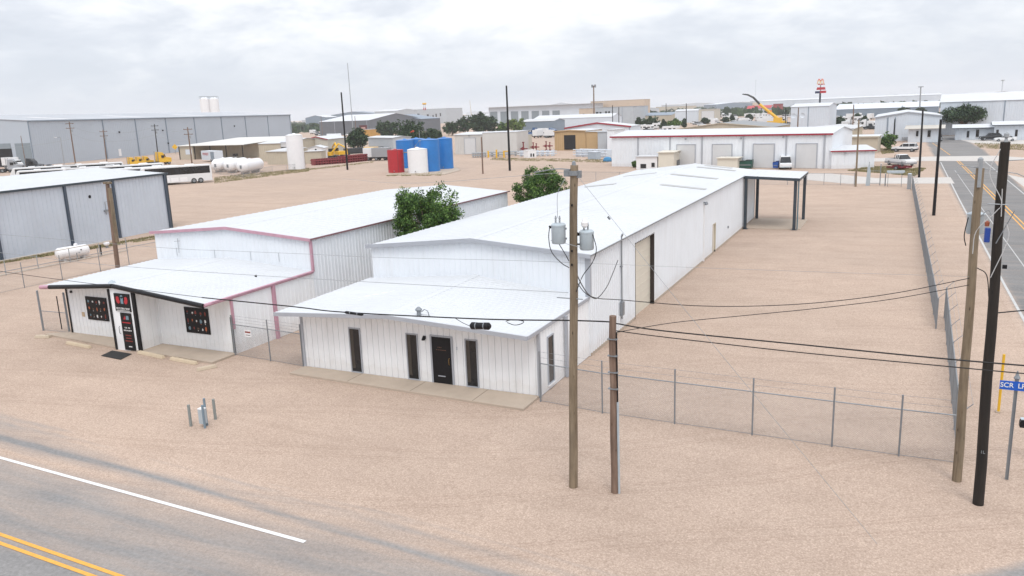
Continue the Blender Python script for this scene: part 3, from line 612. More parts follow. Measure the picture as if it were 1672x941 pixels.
m = MB(); strip(m, [(-28.84, 34.45, 4.82), (-28.84, 60.1, 4.82)], .09, .05, (1, 0, 0)); PT(m, 'eave_trim', paint('brown_red_trim', (.22, .11, .12), .5, .1, 2), B)
m = MB()
for x in (-39.3, -36.2, -33.4, -31.3): m.box(x, x+.02, ym-.03, ym-.022, 3.4, 3.9)
m.tube([(-39.0, ym-.12, 3.6), (-39.0, ym-.12, 4.5)], .015).tube([(-39.3, ym-.12, 4.3), (-38.8, ym-.12, 4.35)], .012); PT(m, 'cable_bracket', PIPEG, B)
slab('walkway', [(-42.3, 27.5), (-35.8, 26.95), (-28.85, 26.62), (-28.85, 28.2), (-41.3, 28.3)], 0, .10, CONC, 'tan concrete walkway in front of the pink trimmed shop', 'walkway')
for k, (p0, p1, lab) in enumerate((((-39.42, 26.75), (-37.35, 26.55), 'yellowish parking stop left of the black mat'), ((-34.0, 26.75), (-31.95, 26.5), 'yellowish parking stop just right of the shop entrance'), ((-31.45, 26.5), (-29.55, 26.32), 'yellowish parking stop below the right shop window'), ((-28.75, 25.55), (-28.3, 26.35), 'rounded timber block lying at an angle at the walkway corner'), ((-42.4, 27.0), (-41.5, 27.25), 'short grey kerb stone at the left end of the shop walkway'))):
    a = Vector((*p0, 0)); b = Vector((*p1, 0)); t = b-a; m = MB(); w = .11 if k < 3 else .13; z = .15
    m.v = [(0, -w, 0), (t.length, -w, 0), (t.length, w, 0), (0, w, 0), (.05, -w*.7, z), (t.length-.05, -w*.7, z), (t.length-.05, w*.7, z), (.05, w*.7, z)]
    m.f = [(0, 3, 2, 1), (4, 5, 6, 7), (0, 1, 5, 4), (1, 2, 6, 5), (2, 3, 7, 6), (3, 0, 4, 7)]
    o = m.build('parking_stop', paint('yellowed_stop', (.56, .46, .33), .8, .12, 4) if k < 3 else paint('bare_timber', (.5, .42, .32), .8, .15, 5), loc=a, rz=atan2(t.y, t.x), bevel=.02); tag(o, lab, 'parking stop')
m = MB(); m.v = [(-35.75, 26.6, .012), (-34.2, 26.5, .012), (-33.9, 25.6, .012), (-35.5, 25.75, .012), (-35.75, 26.6, .03), (-34.2, 26.5, .03), (-33.9, 25.6, .03), (-35.5, 25.75, .03)]; m.f = [(7, 6, 5, 4), (0, 1, 5, 4), (1, 2, 6, 5), (2, 3, 7, 6), (3, 0, 4, 7)]
tag(m.build('door_mat', RUBBER), 'black rubber mat on the gravel before the shop entrance', 'mat')
# ---- building C: blue-grey shed at the left
Cb = thing('metal_shed', 'pale blue-grey metal shed with dark downspouts at the left edge of the photo', 'shed', (-72.35, 63.5, 0), radians(95.0))
# local x runs back along the seen wall reversed: origin at the right hand corner, +x away, -x toward the front
c5 = radians(5)
m = MB(); m.ribbed((-46, 0, 0), (0, 0, 0), (-46, 0, 6.0), (0, 0, 6.0), (0, -1, 0), .45, .03, .06)
m.poly([(0, 0, 0), (0, 20, 0), (0, 20, 6.0), (0, 10, 6.7), (0, 0, 6.0)]); m.poly([(-46, 0, 0), (-46, 20, 0), (-46, 20, 6.0), (-46, 10, 6.7), (-46, 0, 6.0)]); m.quad((-46, 20, 0), (0, 20, 0), (0, 20, 6), (-46, 20, 6)); m.build('wall', GREY_PANEL, Cb)
m = MB(); m.ribbed((-46.2, -.15, 6.05), (.15, -.15, 6.05), (-46.2, 10, 6.75), (.15, 10, 6.75), (0, 0, 1), .6, .03, .06); m.ribbed((-46.2, 20.15, 6.05), (.15, 20.15, 6.05), (-46.2, 10, 6.75), (.15, 10, 6.75), (0, 0, 1), .6, .03, .06); m.build('roof', WHITE_ROOF, Cb)
m = MB(); strip(m, [(-46.2, -.16, 6.1), (.15, -.16, 6.1)], .2, .06, (0, -1, 0)); m.box(-.12, .06, -.08, .1, 0, 6.0); m.build('eave_trim', DARKSTEEL, Cb)
for x in (-.35, -7.4, -13.1, -20.5): MB().box(x-.12, x+.12, -.2, -.02, 0.05, 5.9).build('downspout', paint('slate_downspout', (.05, .07, .10), .4, .1, 2), Cb)
m = MB().lathe([(.16, 0), (.16, .08)], 12, (-10.3, -.03, 4.6), axis='y'); m.build('wall_lamp', BLACKP, Cb)
MB().tube([(-8.7, -.12, 2.6), (-8.7, -.12, 3.9), (-8.3, -.12, 3.9)], .03).box(-8.9, -8.2, -.15, -.03, 2.9, 3.1).build('meter_pipes', GALV, Cb)
# ------------------------------------------------------------------ fences
def chain_fence(label, pts, h, hp=None, arm=0, pitch=.07, wr=.0019, barbs=0, group=None, loc=None, mesh=True, pr=.03):
    r = thing('chain_link_fence', label, 'fence', (pts[0][0], pts[0][1], 0), group=group); o = r.location
    hp = hp or h
    V = [Vector((p[0], p[1], 0))-Vector((o.x, o.y, 0)) for p in pts]
    for i, p in enumerate(V):
        m = MB().cyl(p+Vector((0, 0, .0)), p+Vector((0, 0, h if arm else hp)), pr*(1.25 if i in (0, len(V)-1) else 1), n=8)
        if arm: m.cyl(p+Vector((0, 0, h)), p+Vector((arm, 0, h+.32)), .014, n=5)
        m.build('post', GALV, r)
    m = MB()
    for a, b in zip(V, V[1:]): m.cyl(a+Vector((0, 0, h-.03)), b+Vector((0, 0, h-.03)), .022, n=6)
    m.build('top_rail', GALV, r)
    m = MB()
    for a, b in zip(V, V[1:]): m.cyl(a+Vector((0, 0, .05)), b+Vector((0, 0, .05)), .009, n=4)
    m.build('bottom_wire', GALV, r)
    for k in range(barbs):
        m = MB()
        for a, b in zip(V, V[1:]):
            off = Vector((arm*(k+1)/barbs, 0, h+(.32 if arm else hp-h)*(k+1)/barbs-.02)); m.cyl(a+off, b+off, .005, n=3, caps=False)
            Ln = (b-a).length; nb = int(Ln/.35)
            for q in range(nb): c = a.lerp(b, (q+.5)/nb)+off; m.cyl(c-Vector((0, .0, .02)), c+Vector((.01, 0, .02)), .004, n=3, caps=False)
        m.build('barbed_wire', GALV, r)
    if mesh:
        m = MB(); hh = h-.06
        for a, b in zip(V, V[1:]):
            t = (b-a); Ln = t.length; t.normalize(); q = Vector((-t.y, t.x, 0))*wr
            k = int((Ln+hh)/pitch)
            for sg_ in (1, -1):
                for j in range(k):
                    s0 = -hh+j*pitch+pitch/2; s1 = s0+hh; z0, z1 = .03, .03+hh
                    if s0 < 0: z0 = .03-s0; s0 = 0
                    if s1 > Ln: z1 = .03+hh-(s1-Ln); s1 = Ln
                    if s1 <= s0: continue
                    if sg_ < 0: z0, z1 = .03+hh-(z0-.03), .03+hh-(z1-.03)
                    A_ = a+t*s0+Vector((0, 0, z0)); B_ = a+t*s1+Vector((0, 0, z1)); w = Vector((0, 0, wr*1.4)); qq = q
                    i = len(m.v); m.v += [tuple(A_+w), tuple(A_-w+qq), tuple(A_-w-qq), tuple(B_+w), tuple(B_-w+qq), tuple(B_-w-qq)]
                    m.f += [(i, i+1, i+4, i+3), (i+1, i+2, i+5, i+4), (i+2, i, i+3, i+5)]
        m.build('wire_mesh', GALV, r)
    return r
chain_fence('low chain link fence across the front of the empty yard, beside the office corner', [(-12.08, 27.3), (-9.39, 26.95), (-6.61, 26.85), (-3.88, 26.78), (-1.3, 26.7), (.7, 26.66), (2.3, 26.68)], 1.62, 2.08, barbs=2, pitch=.075)
chain_fence('near length of chain link fence on the street side of the yard', [(2.36+.48*(y-26.9)/18.6, y) for y in (26.9, 29.6, 32.3, 35, 37.7, 40.4, 43.0, 45.5)], 1.62, arm=.30, barbs=2, pitch=.075)
chain_fence('long far length of chain link fence with angled barb arms beside the street', [(2.37-.12*(y-43.2)/69.5, y) for y in [43.2+2.9*i for i in range(25)]], 1.55, arm=.30, barbs=2, pitch=.10, wr=.0035)
chain_fence('short chain link gate with barbed wire between the two white buildings', [(-28.86, 28.12), (-26.45, 27.95), (-24.3, 27.76)], 1.62, 2.05, barbs=3, pitch=.07)
m = MB().box(-.2, .2, -.01, .01, -.17, .17); o = m.build('fence_sign', WHITEP, loc=(-27.75, 28.0, 1.25)); tag(o, 'small white and red notice wired to the gate between the white buildings', 'sign')
MB().box(-.17, .17, -.014, -.009, .02, .10).build('red_band', RDD, o); MB().box(-.15, .15, -.014, -.009, -.10, -.07).build('text_line', BLACKP, o)
chain_fence('chain link fence along the back of the yard toward the red trimmed shed', [(-46, 119.5), (-42, 118.9), (-38, 118.4), (-34, 118), (-30, 117.5), (-25, 117), (-20, 116.5), (-13.1, 115.9), (-10.6, 116.0), (-8.4, 115.9), (-6.3, 115.7), (-4.6, 115.6)], 1.6, pitch=.16, wr=.003)
chain_fence('single chain link panel by the shop with one tall grey post', [(-43.45, 28.2), (-41.35, 28.3)], 1.2, 2.35, pitch=.09, pr=.045)
r = thing('pipe_fence', 'low pale pipe fence running past the propane tank', 'fence', (-63.4, 36, 0))
for y in (36, 38.9, 41.6, 44.5, 47.4, 50.2): MB().cyl((0, y-36, 0), (0, y-36, 1.25), .035, n=8).build('post', PIPEG, r)
for z in (.1, 1.22): MB().cyl((0, 0, z), (0, 14.2, z), .04, n=8).build('rail', paint('rusty_white_pipe', (.5, .46, .4), .6, .2, 4), r)
chain_fence('thin chain link fence between the propane tank and the shop roof', [(-56.8, y) for y in (33, 36, 39, 42.3, 45, 48, 51, 54, 57)], 1.5, 1.9, pitch=.16, wr=.002, barbs=1)
# ------------------------------------------------------------------ poles and wires
def pole(name, label, base, top, r0, r1, mat, group=None, cat='pole'):
    b = Vector((base[0], base[1], 0)); r = thing(name, label, cat, b, group=group); t = Vector(top)-b
    m = MB(); pts = [t*(i/8)+Vector((sin(i*1.7)*.012, cos(i*2.3)*.012, 0)) for i in range(9)]; pts[0] = Vector((0, 0, -.1))
    m.tube(pts, [r0+(r1-r0)*i/8 for i in range(9)], 14); m.build('shaft', mat, r, smooth=True)
    return r
def on_pole(b, t, z): b = Vector((b[0], b[1], 0)); t = Vector(t); return b+(t-b)*(z/t.z)
b1 = G(936, 795); t1 = G(937, 270, 9.73); P1 = pole('utility_pole', 'tall weathered wooden pole carrying two grey transformers before the office', b1, t1, .135, .11, WOODP)
def zP(b, px, py): return UP(px, py, b)
def transformer(root, b, px, pxr, pyt, pyb, name='transformer', back=0.0):
    zt, zb = UP(px, pyt, b), UP(px, pyb, b); d = hypot(b.x, b.y); R_ = (pxr-px)/FPX*d*.49; cx = G(px*.5+pxr*.5, (pyt+pyb)/2, (zt+zb)/2)
    q = Vector((cx.x, cx.y, 0)); q = q*(hypot(b.x, b.y)/q.length)*(1+back)
    q -= root.location; q.z = 0
    m = MB().lathe([(R_*.9, zb), (R_, zb+.03), (R_, zt-.05), (R_*1.04, zt-.05), (R_*1.04, zt-.01), (R_*.85, zt+.03), (.02, zt+.05)], 22, q); t = m.build(name, TXF, root, smooth=True)
    for s_ in (-.07, .05):
        MB().lathe([(.02, zt), (.035, zt+.05), (.02, zt+.07), (.035, zt+.11), (.02, zt+.13), (.035, zt+.17), (.015, zt+.25)], 8, (q.x+s_, q.y-.02, 0)).build('bushing', PIPEG, t)
    MB().cyl((q.x-R_, q.y-.04, zt-.10), (q.x-R_-.06, q.y-.04, zt-.05), .03, n=8).build('terminal', BLACKP, t)
    p = on_pole(b, (b.x, b.y, 9), (zt+zb)/2)-Vector(root.location); MB().box(min(q.x, p.x), max(q.x, p.x), q.y-.03, q.y+.03, zt-.14, zt-.09).box(min(q.x, p.x), max(q.x, p.x), q.y-.03, q.y+.03, zb+.12, zb+.17).build('bracket', GALV, t)
    return q, zt, zb, R_
qa = transformer(P1, b1, 900, 924, 367, 398); qb = transformer(P1, b1, 946, 970, 378, 408)
L1 = lambda z: on_pole(b1, t1, z)-b1
def tubes(root, name, mat, lst, r=.012, n=5):
    for pts in lst: MB().tube(pts, r, n).build(name, mat, root)
MB().cyl(L1(9.45), L1(9.58), .16, n=14).box(-.28, -.1, -.06, .06, 9.42, 9.6, o=(L1(9.5).x, L1(9.5).y, 0)).box(.1, .22, -.05, .05, 9.38, 9.58, o=(L1(9.5).x, L1(9.5).y, 0)).build('pole_band', GALV, P1)
MB().lathe([(.07, 9.7), (.05, 9.82), (.02, 9.85)], 10, (L1(9.7).x, L1(9.7).y, 0)).build('pole_cap', GALV, P1)
def plane_pts(A_, B_, pix):
    """points of a cable hung in the vertical plane through A and B, read off sight lines"""
    A_ = Vector(A_); B_ = Vector(B_); t = (B_-A_); n_ = Vector((-t.y, t.x, 0)); o_ = Vector((0, 0, CAMH)); res = []
    for (x, y) in pix: d = ray(x, y); k = (A_-o_).dot(n_)/d.dot(n_); res.append(o_+d*k)
    return res
def cr(pts, n=8):
    """smooth curve through points"""
    P = [Vector(p) for p in pts]; P = [P[0]*2-P[1]]+P+[P[-1]*2-P[-2]]; res = []
    for i in range(1, len(P)-2):
        for k in range(n):
            t = k/n; a, b, c, d = P[i-1:i+3]; res.append(.5*((2*b)+(c-a)*t+(2*a-5*b+4*c-d)*t*t+(3*b-a-3*c+d)*t**3))
    res.append(P[-2]); return res
def cable(label, pts, r, mat=BLACKP, name='cable', n=5):
    o_ = Vector(pts[0]); c = cr(pts); m = MB().tube([p-o_ for p in c], r, n); o = m.build(name, mat, loc=o_); return tag(o, label, 'cable')
# leads round the transformers
qx, zt, zb, R_ = qa; qy, zt2, zb2, R2 = qb
tubes(P1, 'lead_wire', BLACKP, [cr([(qx.x-R_-.04, qx.y-.05, zt-.05), (qx.x-R_-.08, qx.y-.05, zt-.4), (qx.x-R_, qx.y-.05, zb-.25), (qx.x+.1, qx.y-.08, zb-.55), L1(zb-.7)+Vector((-.1, -.1, 0))], 5),
    cr([(qx.x+.05, qx.y-.1, zb), (qx.x+.25, qx.y-.12, zb-.3), L1(zb-.5)+Vector((-.1, -.12, 0))], 5),
    cr([(qy.x+R2, qy.y-.05, zt2-.08), (qy.x+R2+.1, qy.y-.05, zt2-.5), (qy.x+R2-.02, qy.y-.05, zb2-.35), (qy.x-.1, qy.y-.1, zb2-.75), L1(zb2-1.2)+Vector((.12, -.1, 0))], 5)], .013)
tubes(P1, 'jumper_wire', PIPEG, [cr([(qx.x+.02, qx.y-.1, zt+.2), (qx.x+.05, qx.y-.1, zt+.9), L1(9.4)+Vector((-.2, -.1, 0))], 5), cr([(qx.x-R_, qx.y-.1, zb+.1), L1(zb)+Vector((-.1, -.2, 0)), (qy.x+.1, qy.y-.1, zb2+.05), (qy.x+R2, qy.y-.05, zt2-.25)], 5)], .008)
MB().lathe([(.02, zt2+.1), (.09, zt2+.16), (.10, zt2+.26), (.04, zt2+.36)], 14, (qy.x-.02, qy.y-.1, 0)).build('cutout', WHITEP, P1)
MB().cyl(L1(5.92)+Vector((-.5, -.05, 0)), L1(5.92)+Vector((.3, -.05, 0)), .015).build('crossbar', GALV, P1)
for z in (8.6, 7.3, 6.9): MB().box(-.02, .02, -.16, -.12, z, z+.06, o=(L1(z).x, L1(z).y, 0)).build('bolt', BLACKP, P1)
b2 = G(1004, 804); t2 = G(1000, 516, 5.48); P2 = pole('utility_pole', 'short reddish wooden pole with grey conduit right of the transformer pole', b2, t2, .115, .10, WOODR)
L2 = lambda z: on_pole(b2, t2, z)-b2
MB().tube([L2(0)+Vector((.14, -.02, 0)), L2(2.9)+Vector((.13, -.02, 0))], .035, 8).build('conduit', TXF, P2); MB().tube([L2(2.9)+Vector((.13, -.02, 0)), L2(5.0)+Vector((.12, -.02, 0))], .02, 6).build('riser_cable', BLACKP, P2)
for z in (3.3, 3.8, 4.3, 4.8): MB().box(-.13, .16, -.13, .0, z, z+.025, o=(L2(z).x, L2(z).y, 0)).build('clamp', GALV, P2)
b3 = G(1562, 785); t3 = G(1600, 275, 9.26); P3 = pole('utility_pole', 'leaning weathered wooden pole at the yard corner with a transformer behind it', b3, t3, .132, .105, WOODP)
L3 = lambda z: on_pole(b3, t3, z)-b3
zt, zb = UP(1600, 352, b3), UP(1600, 385, b3); c_ = (L3(zt)+Vector((.02, .34, 0)))
tr = MB().lathe([(.2, zb), (.22, zb+.03), (.22, zt-.04), (.24, zt), (.1, zt+.06)], 20, (c_.x, c_.y, 0)).build('transformer', TXF, P3, smooth=True)
MB().lathe([(.04, 9.22), (.04, 9.42), (.07, 9.44), (.07, 9.52), (.03, 9.56)], 12, (L3(9.3).x, L3(9.3).y, 0)).build('pin_insulator', PIPEG, P3)
MB().box(-.045, .045, -.15, -.12, 8.75, 9.5, o=(L3(9.1).x, L3(9.1).y, 0)).build('pole_top_bracket', PIPEG, P3)
tubes(P3, 'support_arm', PIPEG, [[L3(9.1)+Vector((-.1, 0, 0)), L3(9.1)+Vector((-.55, 0, .02)), L3(9.1)+Vector((-.55, 0, .2))], [L3(9.1)+Vector((-.5, 0, .25)), L3(9.1)+Vector((.9, .2, .0)), L3(9.0)+Vector((1.5, .5, -.2))]], .012)
tubes(P3, 'lead_wire', BLACKP, [cr([L3(zb)+Vector((-.2, .0, .5)), L3(zb)+Vector((-.26, 0, 0)), L3(zb)+Vector((-.2, 0, -.3))], 5), cr([L3(6.5)+Vector((.1, -.1, 0)), L3(6.3)+Vector((.35, -.1, 0)), L3(5.6)+Vector((.45, -.1, 0)), L3(5.3)+Vector((.5, -.1, 0)), L3(5.9)+Vector((.52, -.1, .4))], 5)], .014)
tubes(P3, 'jumper_wire', PIPEG, [cr([L3(7.9)+Vector((.1, .1, 0)), L3(8.1)+Vector((.3, .1, 0)), L3(7.8)+Vector((.42, .1, 0)), L3(8.1)+Vector((.6, .1, 0)), L3(8.6)+Vector((.55, .1, .2))], 6)], .012)
b4 = G(1597, 823); t4 = G(1641, 232, 10.06); P4 = pole('utility_pole', 'black creosoted pole at the street corner with a small blue regulator box', b4, t4, .142, .11, WOODK)
L4 = lambda z: on_pole(b4, t4, z)-b4
zr = UP(1620, 392, b4); m = MB().box(-.31, -.18, -.07, .07, zr, zr+.38, o=(L4(zr).x, L4(zr).y, 0)); reg = m.build('regulator_box', paint('bright_blue_box', (.01, .05, .28), .4, .1, 4), P4, bevel=.02)
MB().lathe([(.05, 0), (.06, .1), (.02, .14)], 10, (L4(zr).x-.27, L4(zr).y, zr+.42)).build('red_cap', paint('rust_cap', (.3, .08, .04), .5, .1, 3), reg)
tubes(P4, 'bracket', GALV, [[L4(8.5)+Vector((-.3, -.16, .02)), L4(8.5)+Vector((.15, -.16, 0))], [L4(zr+.1)+Vector((-.05, -.16, -.1)), L4(zr+.6)+Vector((.3, -.16, .25))], [L4(9.6)+Vector((.1, 0, 0)), L4(9.6)+Vector((.75, 0, .03)), L4(9.3)+Vector((.72, 0, -.25))]], .013)
tubes(P4, 'bare_wire', paint('bare_aluminium', (.5, .5, .5), .4, .1, 3), [cr([L4(9.9)+Vector((-.1, -.16, 0)), L4(9.3)+Vector((-.3, -.16, 0)), L4(8.6)+Vector((.0, -.18, 0)), L4(8.3)+Vector((-.12, -.18, 0)), L4(7.8)+Vector((-.5, -.1, 0)), L4(7.2)+Vector((-.55, -.1, 0))], 5), cr([L4(8.0)+Vector((.16, -.16, 0)), L4(7.6)+Vector((.2, -.2, 0)), L4(6.6)+Vector((-.12, -.2, 0))], 5), [L4(8.9)+Vector((0, -.16, 0)), L4(8.2)+Vector((.02, -.17, 0))]], .011)
m = MB().lathe([(.04, 9.95), (.05, 10.05), (.03, 10.15), (.06, 10.18), (.06, 10.26), (.02, 10.3)], 12, (L4(10).x+.02, L4(10).y, 0)); m.build('pin_insulator', PIPEG, P4)
m = MB()
zc = UP(1605, 733, b4)
text('1L', .12, GALV, None, (0, 0, 0), (pi/2, 0, YAW*0), 'pole_tag').parent = P4; bpy.data.objects['pole_tag'].location = L4(zc)+Vector((.0, -.175, 0))
MB().box(-.05, .05, -.2, -.14, 6.85, 6.95, o=(L4(6.9).x+.18, L4(6.9).y, 0)).build('cable_clamp', BLACKP, P4)
cable('pair of dark service cables leaving the black corner pole to the right', [b4+L4(5.6), b4+L4(5.6)+Vector((1.2, .1, .15)), b4+L4(5.6)+Vector((3.5, .4, .1))], .018)
# wires
top1 = b1+L1(5.25)
left = (-70, 21, 9.5)
far_l = plane_pts((-40, 21, 0), (0, 21, 0), [(-90, 428), (0, 443), (100, 457), (330, 486), (480, 501), (563, 510), (786, 521), (936, 523.5), (1001, 526)])
cable('thick black communications cable strung across the whole front of both buildings', far_l[3:]+[b2+L2(5.28)], .022)
cable('thin dark cable reaching the left edge above the shop awning', far_l[:4], .011)
def closure(label, pa, pb, r, mat=BLACKP):
    a = Vector(pa); b = Vector(pb); t = b-a; o = MB().lathe([(r*.5, 0), (r, t.length*.08), (r, t.length*.3), (r*.93, t.length*.31), (r*.93, t.length*.66), (r, t.length*.67), (r, t.length*.92), (r*.5, t.length)], 14, axis='x').build('splice_closure', mat, loc=a, rz=atan2(t.y, t.x), smooth=True); o.rotation_euler.y = -math.asin(t.z/t.length); tag(o, label, 'cable closure')
    for k in (.28, .68): MB().lathe([(r*1.03, t.length*k), (r*1.03, t.length*k+.03)], 12, axis='x').build('strap', GALV, o)
pp = plane_pts((-40, 21, 0), (0, 21, 0), [(768, 532), (801, 533), (563, 510), (593, 514)])
closure('fat black splice closure slung under the cable before the office roof', pp[0], pp[1], .115)
closure('slim black splice case on the cable left of the office roof ridge', pp[2], pp[3], .05)
lp = plane_pts((-40, 21, 0), (0, 21, 0), [(826, 525), (833, 523), (845, 523), (855, 525), (851, 529), (840, 531), (828, 527)]); cable('coiled loop of slack black cable hanging right of the splice closure', lp, .012)
lp = plane_pts((-40, 21, 0), (0, 21, 0), [(742, 519), (755, 527), (768, 533)]); cable('short black lead between the strand and the fat splice closure', lp, .01)
w2 = plane_pts((-7, 21, 0), (9, 21, 0), [(1004, 528), (1080, 540), (1300, 562), (1500, 582), (1672, 597), (1760, 603)]); cable('upper black cable from the short pole to the right edge', w2, .020)
w2 = plane_pts((-7, 21, 0), (9, 21, 0), [(1004, 540), (1080, 550), (1300, 575), (1500, 594), (1672, 610), (1760, 615)]); cable('lower black cable from the short pole to the right edge', w2, .015)
w = plane_pts(b1, b3, [(938, 455), (955, 478), (975, 487), (1015, 490), (1128, 499), (1230, 500), (1340, 494), (1460, 479), (1585, 454)]); cable('sagging dark service line from the transformer pole to the leaning corner pole, upper one', w, .012)
w = plane_pts(b2, b3, [(1005, 543), (1100, 527), (1220, 515), (1340, 503), (1460, 488), (1585, 465)]); cable('lower dark line from the short pole to the leaning corner pole', w, .011)
mast = Vector((-12.05, 37.85, 4.9)); w = plane_pts(b1, mast, [(938, 440), (950, 465), (962, 482), (975, 487), (990, 470), (1000, 448), (1009, 425)]); cable('drooping twisted service drop from the transformer pole to the mast on the long wall', w, .018)
cable('pale guy wire slanting from the transformer pole top down to the gravel', [b1+L1(9.45)+Vector((.12, -.05, 0)), G(1066, 430, 7.6).lerp(G(1066, 430, 7.6), 0) if False else (b1+L1(9.45)).lerp(G(1432, 888), .5)+Vector((0, 0, .0)), G(1432, 888)], .006, PIPEG)
p_ = (b1+L1(9.45)).lerp(G(1432, 888), .12); closure('small black strain insulator on the guy wire', p_, (b1+L1(9.45)).lerp(G(1432, 888), .128), .03)
w = plane_pts(b1, b3, [(936, 429), (1007, 432), (1080, 435), (1300, 443), (1588, 452)]); cable('very thin wire from the transformer pole toward the corner pole', w, .004, PIPEG)
w = plane_pts((-40, 21, 0), (0, 21, 0), [(-60, 378), (257, 404), (378, 410), (501, 415), (620, 420.5), (820, 425), (936, 429)]); cable('thin grey wire crossing the upper gable walls of both buildings', w, .006, PIPEG)
w = plane_pts((-40, 21, 0), (0, 21, 0), [(-60, 405), (60, 420), (188, 434), (420, 450), (700, 466), (928, 478)]); cable('thin grey wire crossing both low office roofs', w, .008, PIPEG)
far_ = AT(-300, 262, 150)
cable('topmost thin line running left from the transformer pole', [b1+L1(9.55), (b1+L1(9.5)).lerp(AT(560, 292, 60), .5)+Vector((0, 0, -.3)), AT(560, 292, 60)], .006, PIPEG)
m = MB()
w = plane_pts(b1, b1+Vector((-10, 1.2, 0)), [(931, 277), (915, 276), (900, 277), (872, 282)]); cable('pale insulated jumper lines beside the top of the transformer pole', w, .016, GALV)
# sign post, marker, pedestal and others
r = thing('street_sign', 'blue street name sign on a grey channel post at the right edge', 'sign', (3.6, 26.0, 0))
m = MB().box(-.045, -.035, -.04, .0, 0, 3.1).box(.035, .045, -.04, .0, 0, 3.1).box(-.035, .035, -.008, .0, 0, 3.1); m.build('post', GALV, r)
MB().lathe([(.05, 3.08), (.06, 3.14), (.09, 3.18), (.05, 3.26), (.012, 3.40)], 8).build('finial', GALV, r)
zs = UP(1656, 629, r.location); MB().box(-.42, .80, -.065, -.045, zs-.14, zs+.13).build('name_plate', SIGNBL, r)
for body, x in (('SCR', -.24), ('LPMICH', .36)):
    q = text(body, .20, WT, None, (0, 0, 0), (pi/2, 0, 0), xs=.95); q.parent = r; q.location = (x, -.067, zs)
r = thing('marker_post', 'slender yellow marker post standing in the gravel beside the street', 'marker', G(1630, 674)); MB().tube([(0, 0, 0), (.0, 0, 2.2)], .045, 8).build('tube', YELL, r); MB().box(-.09, .06, -.08, .08, 0, .06).build('foot', CONC, r)
q = G(1684, 752); r = thing('mailbox', 'black box on a bracket poking in at the right edge', 'mailbox', q); zb = UP(1668, 696, q); MB().cyl((0, 0, 0), (0, 0, zb), .04, n=8).build('post', GALV, r)
m = MB().prism([(-.42, zb), (.3, zb), (.3, zb+.2), (.25, zb+.26), (-.36, zb+.26), (-.42, zb+.18)], -.12, .12); m.build('box', BLACKP, r, bevel=.02); MB().box(-.40, .28, -.1, .1, zb+.26, zb+.275).build('lid', TXF, r)
ped = thing('utility_pedestal', 'grey communications cabinet on two posts between the road and the shop', 'pedestal', G(333, 697))
m = MB().box(-.12, .12, -.10, .10, .14, .72); m.build('cabinet', TXF, ped, bevel=.015); MB().box(-.125, .125, -.105, .105, .72, .75).build('lid', WHITEP, ped)
for x, y, h in ((.16, -.1, .92), (-.0, .16, 1.08)): MB().cyl((x, y, 0), (x, y, h), .045, n=10).build('post', paint('blue_grey_post', (.17, .23, .28), .5, .1, 4), ped)
for (px, py, h, lab) in ((312, 696, .85, 'left grey bollard beside the communications cabinet'), (352, 685, .82, 'right grey bollard beside the communications cabinet')):
    p = G(px, py); o = MB().cyl((0, 0, 0), (0, 0, h), .055, n=12).cyl((0, 0, h), (0, 0, h+.01), .05, n=12).build('bollard', paint('dull_bollard', (.24, .26, .25), .6, .15, 5), loc=p, smooth=True); tag(o, lab, 'bollard')
# propane tank
def htank(root, x0, x1, r, z, mat, name='shell'):
    m = MB(); pr_ = [(r*.02, x0)]+[(r*sin(a), x0+r*.6*(1-cos(a))) for a in (pi/8, pi/4, 3*pi/8, pi/2)]+[(r*sin(a), x1-r*.6*(1-cos(a))) for a in (pi/2, 3*pi/8, pi/4, pi/8)]+[(r*.02, x1)]
    m.lathe(pr_, 24, (0, 0, z), axis='x'); return m.build(name, mat, root, smooth=True)
pa, pb = G(93, 429), G(147, 420); t = pb-pa; r = thing('propane_tank', 'white horizontal propane tank lying behind the pale pipe fence', 'tank', pa, atan2(t.y, t.x)); LL = t.length
htank(r, 0, LL, .5, .72, WHITEP); 
for x in (LL*.2, LL*.78): MB().box(x-.08, x+.08, -.35, .35, 0, .35).build('saddle', CONCL, r)
MB().lathe([(.16, 1.18), (.16, 1.34), (.10, 1.4)], 14, (LL*.62, 0, 0)).build('valve_dome', WHITEP, r); MB().lathe([(.06, -.52), (.06, -.50)], 12, (LL*.68, 0, .85), axis='y').build('gauge', BLACKP, r)
MB().tube([(LL*.45, -1, 0), (LL*.45, -1, .7), (LL*.55, -1, .7)], .04).build('pipe_stub', GALV, r)
# left leaning pole
bl = G(197, 472); tl = G(175, 300, UP(175, 300, bl)); PL = pole('utility_pole', 'plain brown pole with a doubled top behind the shop, left of its upper roof', bl, tl, .17, .13, WOODR)
tt = Vector(tl)-bl; MB().box(-.28, .38, -.12, .08, tt.z-.02, tt.z+.12, o=(tt.x, tt.y, 0)).build('top_block', WOODP, PL); MB().box(.14, .30, -.1, .1, tt.z*.45, tt.z-.3, o=(tt.x*.7, tt.y*.7, 0)).build('brace_post', WOODP, PL)
p = G(166, 418); o = thing('short_post', 'thin dark pipe stub standing between propane tank and brown pole', 'post', p); MB().cyl((0, 0, 0), (0, 0, .95), .06, n=8).build('pipe', BLACKP, o); MB().lathe([(.07, .95), (.05, 1.0)], 8).build('cap', BLACKP, o)
p = G(175, 405); o = thing('junction_head', 'small white pipe head with black face near the grey shed', 'fitting', p); MB().cyl((0, 0, 0), (0, 0, .3), .12, n=10).build('base', GALV, o); MB().lathe([(.2, .25), (.28, .4), (.2, .6)], 14).build('head', WHITEP, o)
r = thing('pipe_barrier', 'low rusty steel frame standing against the grey shed wall', 'frame', G(112, 404), radians(96))
